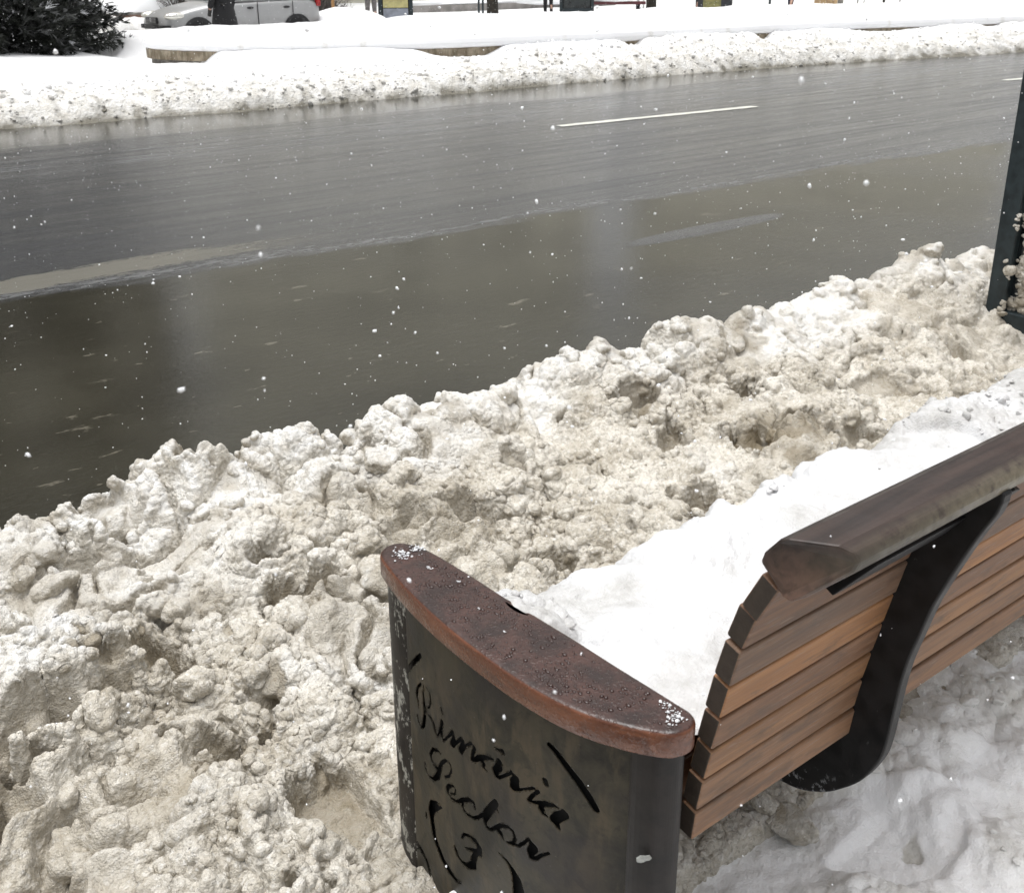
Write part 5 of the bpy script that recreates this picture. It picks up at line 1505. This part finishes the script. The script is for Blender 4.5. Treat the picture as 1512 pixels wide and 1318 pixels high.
# fence rail far right
r = empty('wire_fence', (40, 22, 0), 'low thin rail fence at the far right edge of the square', 'fence')
m = MB(); m.tube([(38.5, 24.0, .33), (52, 13.5, .33)], .022, 8); m.tube([(38.5, 24.0, .05), (52, 13.5, .05)], .018, 8); m.build('rail', simple('grey_rail', (.2, .19, .18), .6), r)
M['fence'] = simple('grey_rail2', (.2, .19, .18), .6)
for k in range(7):
    m = MB(); t = k / 6; m.tube([(38.5 + 13.5 * t, 24 - 10.5 * t, -.2), (38.5 + 13.5 * t, 24 - 10.5 * t, .40)], .025, 8)
    m.build('fence_post', M['fence'], r)
# street lamp whose reflection stands in the puddle
r = empty('street_lamp', (20.6, 33.2, 0), 'tall dark street lamp behind the poster case, reflected in the puddle', 'street lamp')
m = MB(); m.tube([(20.6, 33.2, -.2), (20.6, 33.2, 4), (20.6, 33.2, 9.5), (20.2, 32.6, 10.2), (19.4, 31.4, 10.4)], [.13, .10, .08, .06, .05], 12); m.build('pole', M['green_metal'], r, smooth=True)
m = MB(); m.ball((19.2, 31.1, 10.36), (.35, .35, .10), 12, 6); m.build('lamp_head', M['green_metal'], r, smooth=True)


# ------------------------------------------------------------------ town houses round the square: outside the frame, seen only mirrored in the water
def facade_material(name, a, b_):
    return simple(name, a, .9, 0, .15, .8, .1)


wing = simple('window_glass', (.36, .35, .30), .4, 0, .3, 2); frm = simple('window_frame_paint', (.45, .44, .42), .6)


def building(x0, x1, y0, hgt, mat, label, nb, nf, xb0=None, xb1=None):
    xb0 = x0 if xb0 is None else xb0; xb1 = x1 if xb1 is None else xb1
    r = empty('town_house', ((x0 + x1) / 2, y0, 0), label, 'building')
    m = MB(); m.prism([(x0, y0), (x1, y0), (xb1, y0 + 12), (xb0, y0 + 12)], 'z', -.2, hgt); m.build('wall', mat, r)
    m = MB(); m.loft([[(x0 - .4, y0 - .4, hgt + .02), (x1 + .4, y0 - .4, hgt + .02), (xb1 + .4, y0 + 12.4, hgt + .02), (xb0 - .4, y0 + 12.4, hgt + .02)], [(x0 + 1, y0 + 5, hgt + 2.6), (x1 - 1, y0 + 5, hgt + 2.6), (x1 - 1, y0 + 7, hgt + 2.6), (x0 + 1, y0 + 7, hgt + 2.6)]]); m.build('roof', M['far_snow'], r)
    w0 = None; fl = (hgt - 1.2) / nf
    for j in range(nf):
        for i in range(nb):
            xx = x0 + (x1 - x0) * (i + .5) / nb; zz = 1.9 + j * fl
            if w0 is None:
                m = MB(); m.box((xx, y0 - .02, zz), (1.5, .10, 2.0)); w0 = m.build('window', frm, r)
                m = MB(); m.box((xx, y0 - .075, zz), (1.26, .03, 1.76)); g0 = m.build('pane', wing, w0); xx0, zz0 = xx, zz
            else:
                w_ = w0.copy(); COL.objects.link(w_); w_.parent = r; w_.location = (xx - xx0, 0, zz - zz0)
                g_ = g0.copy(); COL.objects.link(g_); g_.parent = w_


fa = simple('taupe_render', (.54, .52, .44), .9, 0, .15, .6, .1); fb = simple('dark_render', (.11, .10, .075), .9, 0, .2, .6, .1); fc = simple('ochre_render', (.54, .515, .425), .9, 0, .15, .6, .1)
building(-30, 16.7, 48, 27, fb, 'dark brown town house beyond the frame, mirrored at the left of the puddle', 10, 7)
building(17.6, 43.0, 48, 25, fa, 'taupe town house beyond the frame, mirrored in the middle of the puddle', 7, 7, 22, 53.7)
building(46.6, 92, 48, 22, fc, 'ochre town house beyond the frame, mirrored at the right of the puddle', 12, 6, 58.4, 104)

# ------------------------------------------------------------------ falling snow
NF = 20000
Pf = np.stack([rng.uniform(-1.2, 9, NF), rng.uniform(.4, 11.5, NF), rng.uniform(-.1, 2.1, NF)], 1)
d = Pf - np.array(EYE); dist = np.linalg.norm(d, axis=1)
big = np.stack([rng.uniform(.05, .9, 90), rng.uniform(.25, 1.1, 90), rng.uniform(.9, 1.6, 90)], 1)
bd = np.linalg.norm(big - np.array(EYE), axis=1); big = big[bd > .38]; bd = bd[bd > .38]
Pf = Pf[(dist > .34)]
szf = np.clip(rng.lognormal(math.log(.00135), .45, len(Pf)), .0006, np.minimum(.0036, .0022 * dist[dist > .34]))
bm = bmesh.new(); bmesh.ops.create_icosphere(bm, subdivisions=1, radius=1); Pf = np.vstack([Pf, big]); szf = np.concatenate([szf, rng.uniform(.0008, .0024, len(big)) * rng.uniform(.5, 1, len(big))])
tv = np.array([q.co[:] for q in bm.verts]); tf = np.array([[q.index for q in t.verts] for t in bm.faces]); bm.free()
nv = len(tv)
jit = 1 + rng.uniform(-.45, .35, (len(Pf), nv, 1)); st = rng.uniform(.6, 1.3, (len(Pf), 1, 3))
V = (tv[None] * jit * st) * szf[:, None, None] + Pf[:, None, :]
F = (tf[None] + (np.arange(len(Pf)) * nv)[:, None, None]).reshape(-1, 3)
Nf = NT('snowflake'); M['flake'] = Nf.out(col=(.92, .93, .95), rough=.8)
o = mesh_np('falling_snow', V.reshape(-1, 3), F, M['flake']); tag(o, kind='stuff')
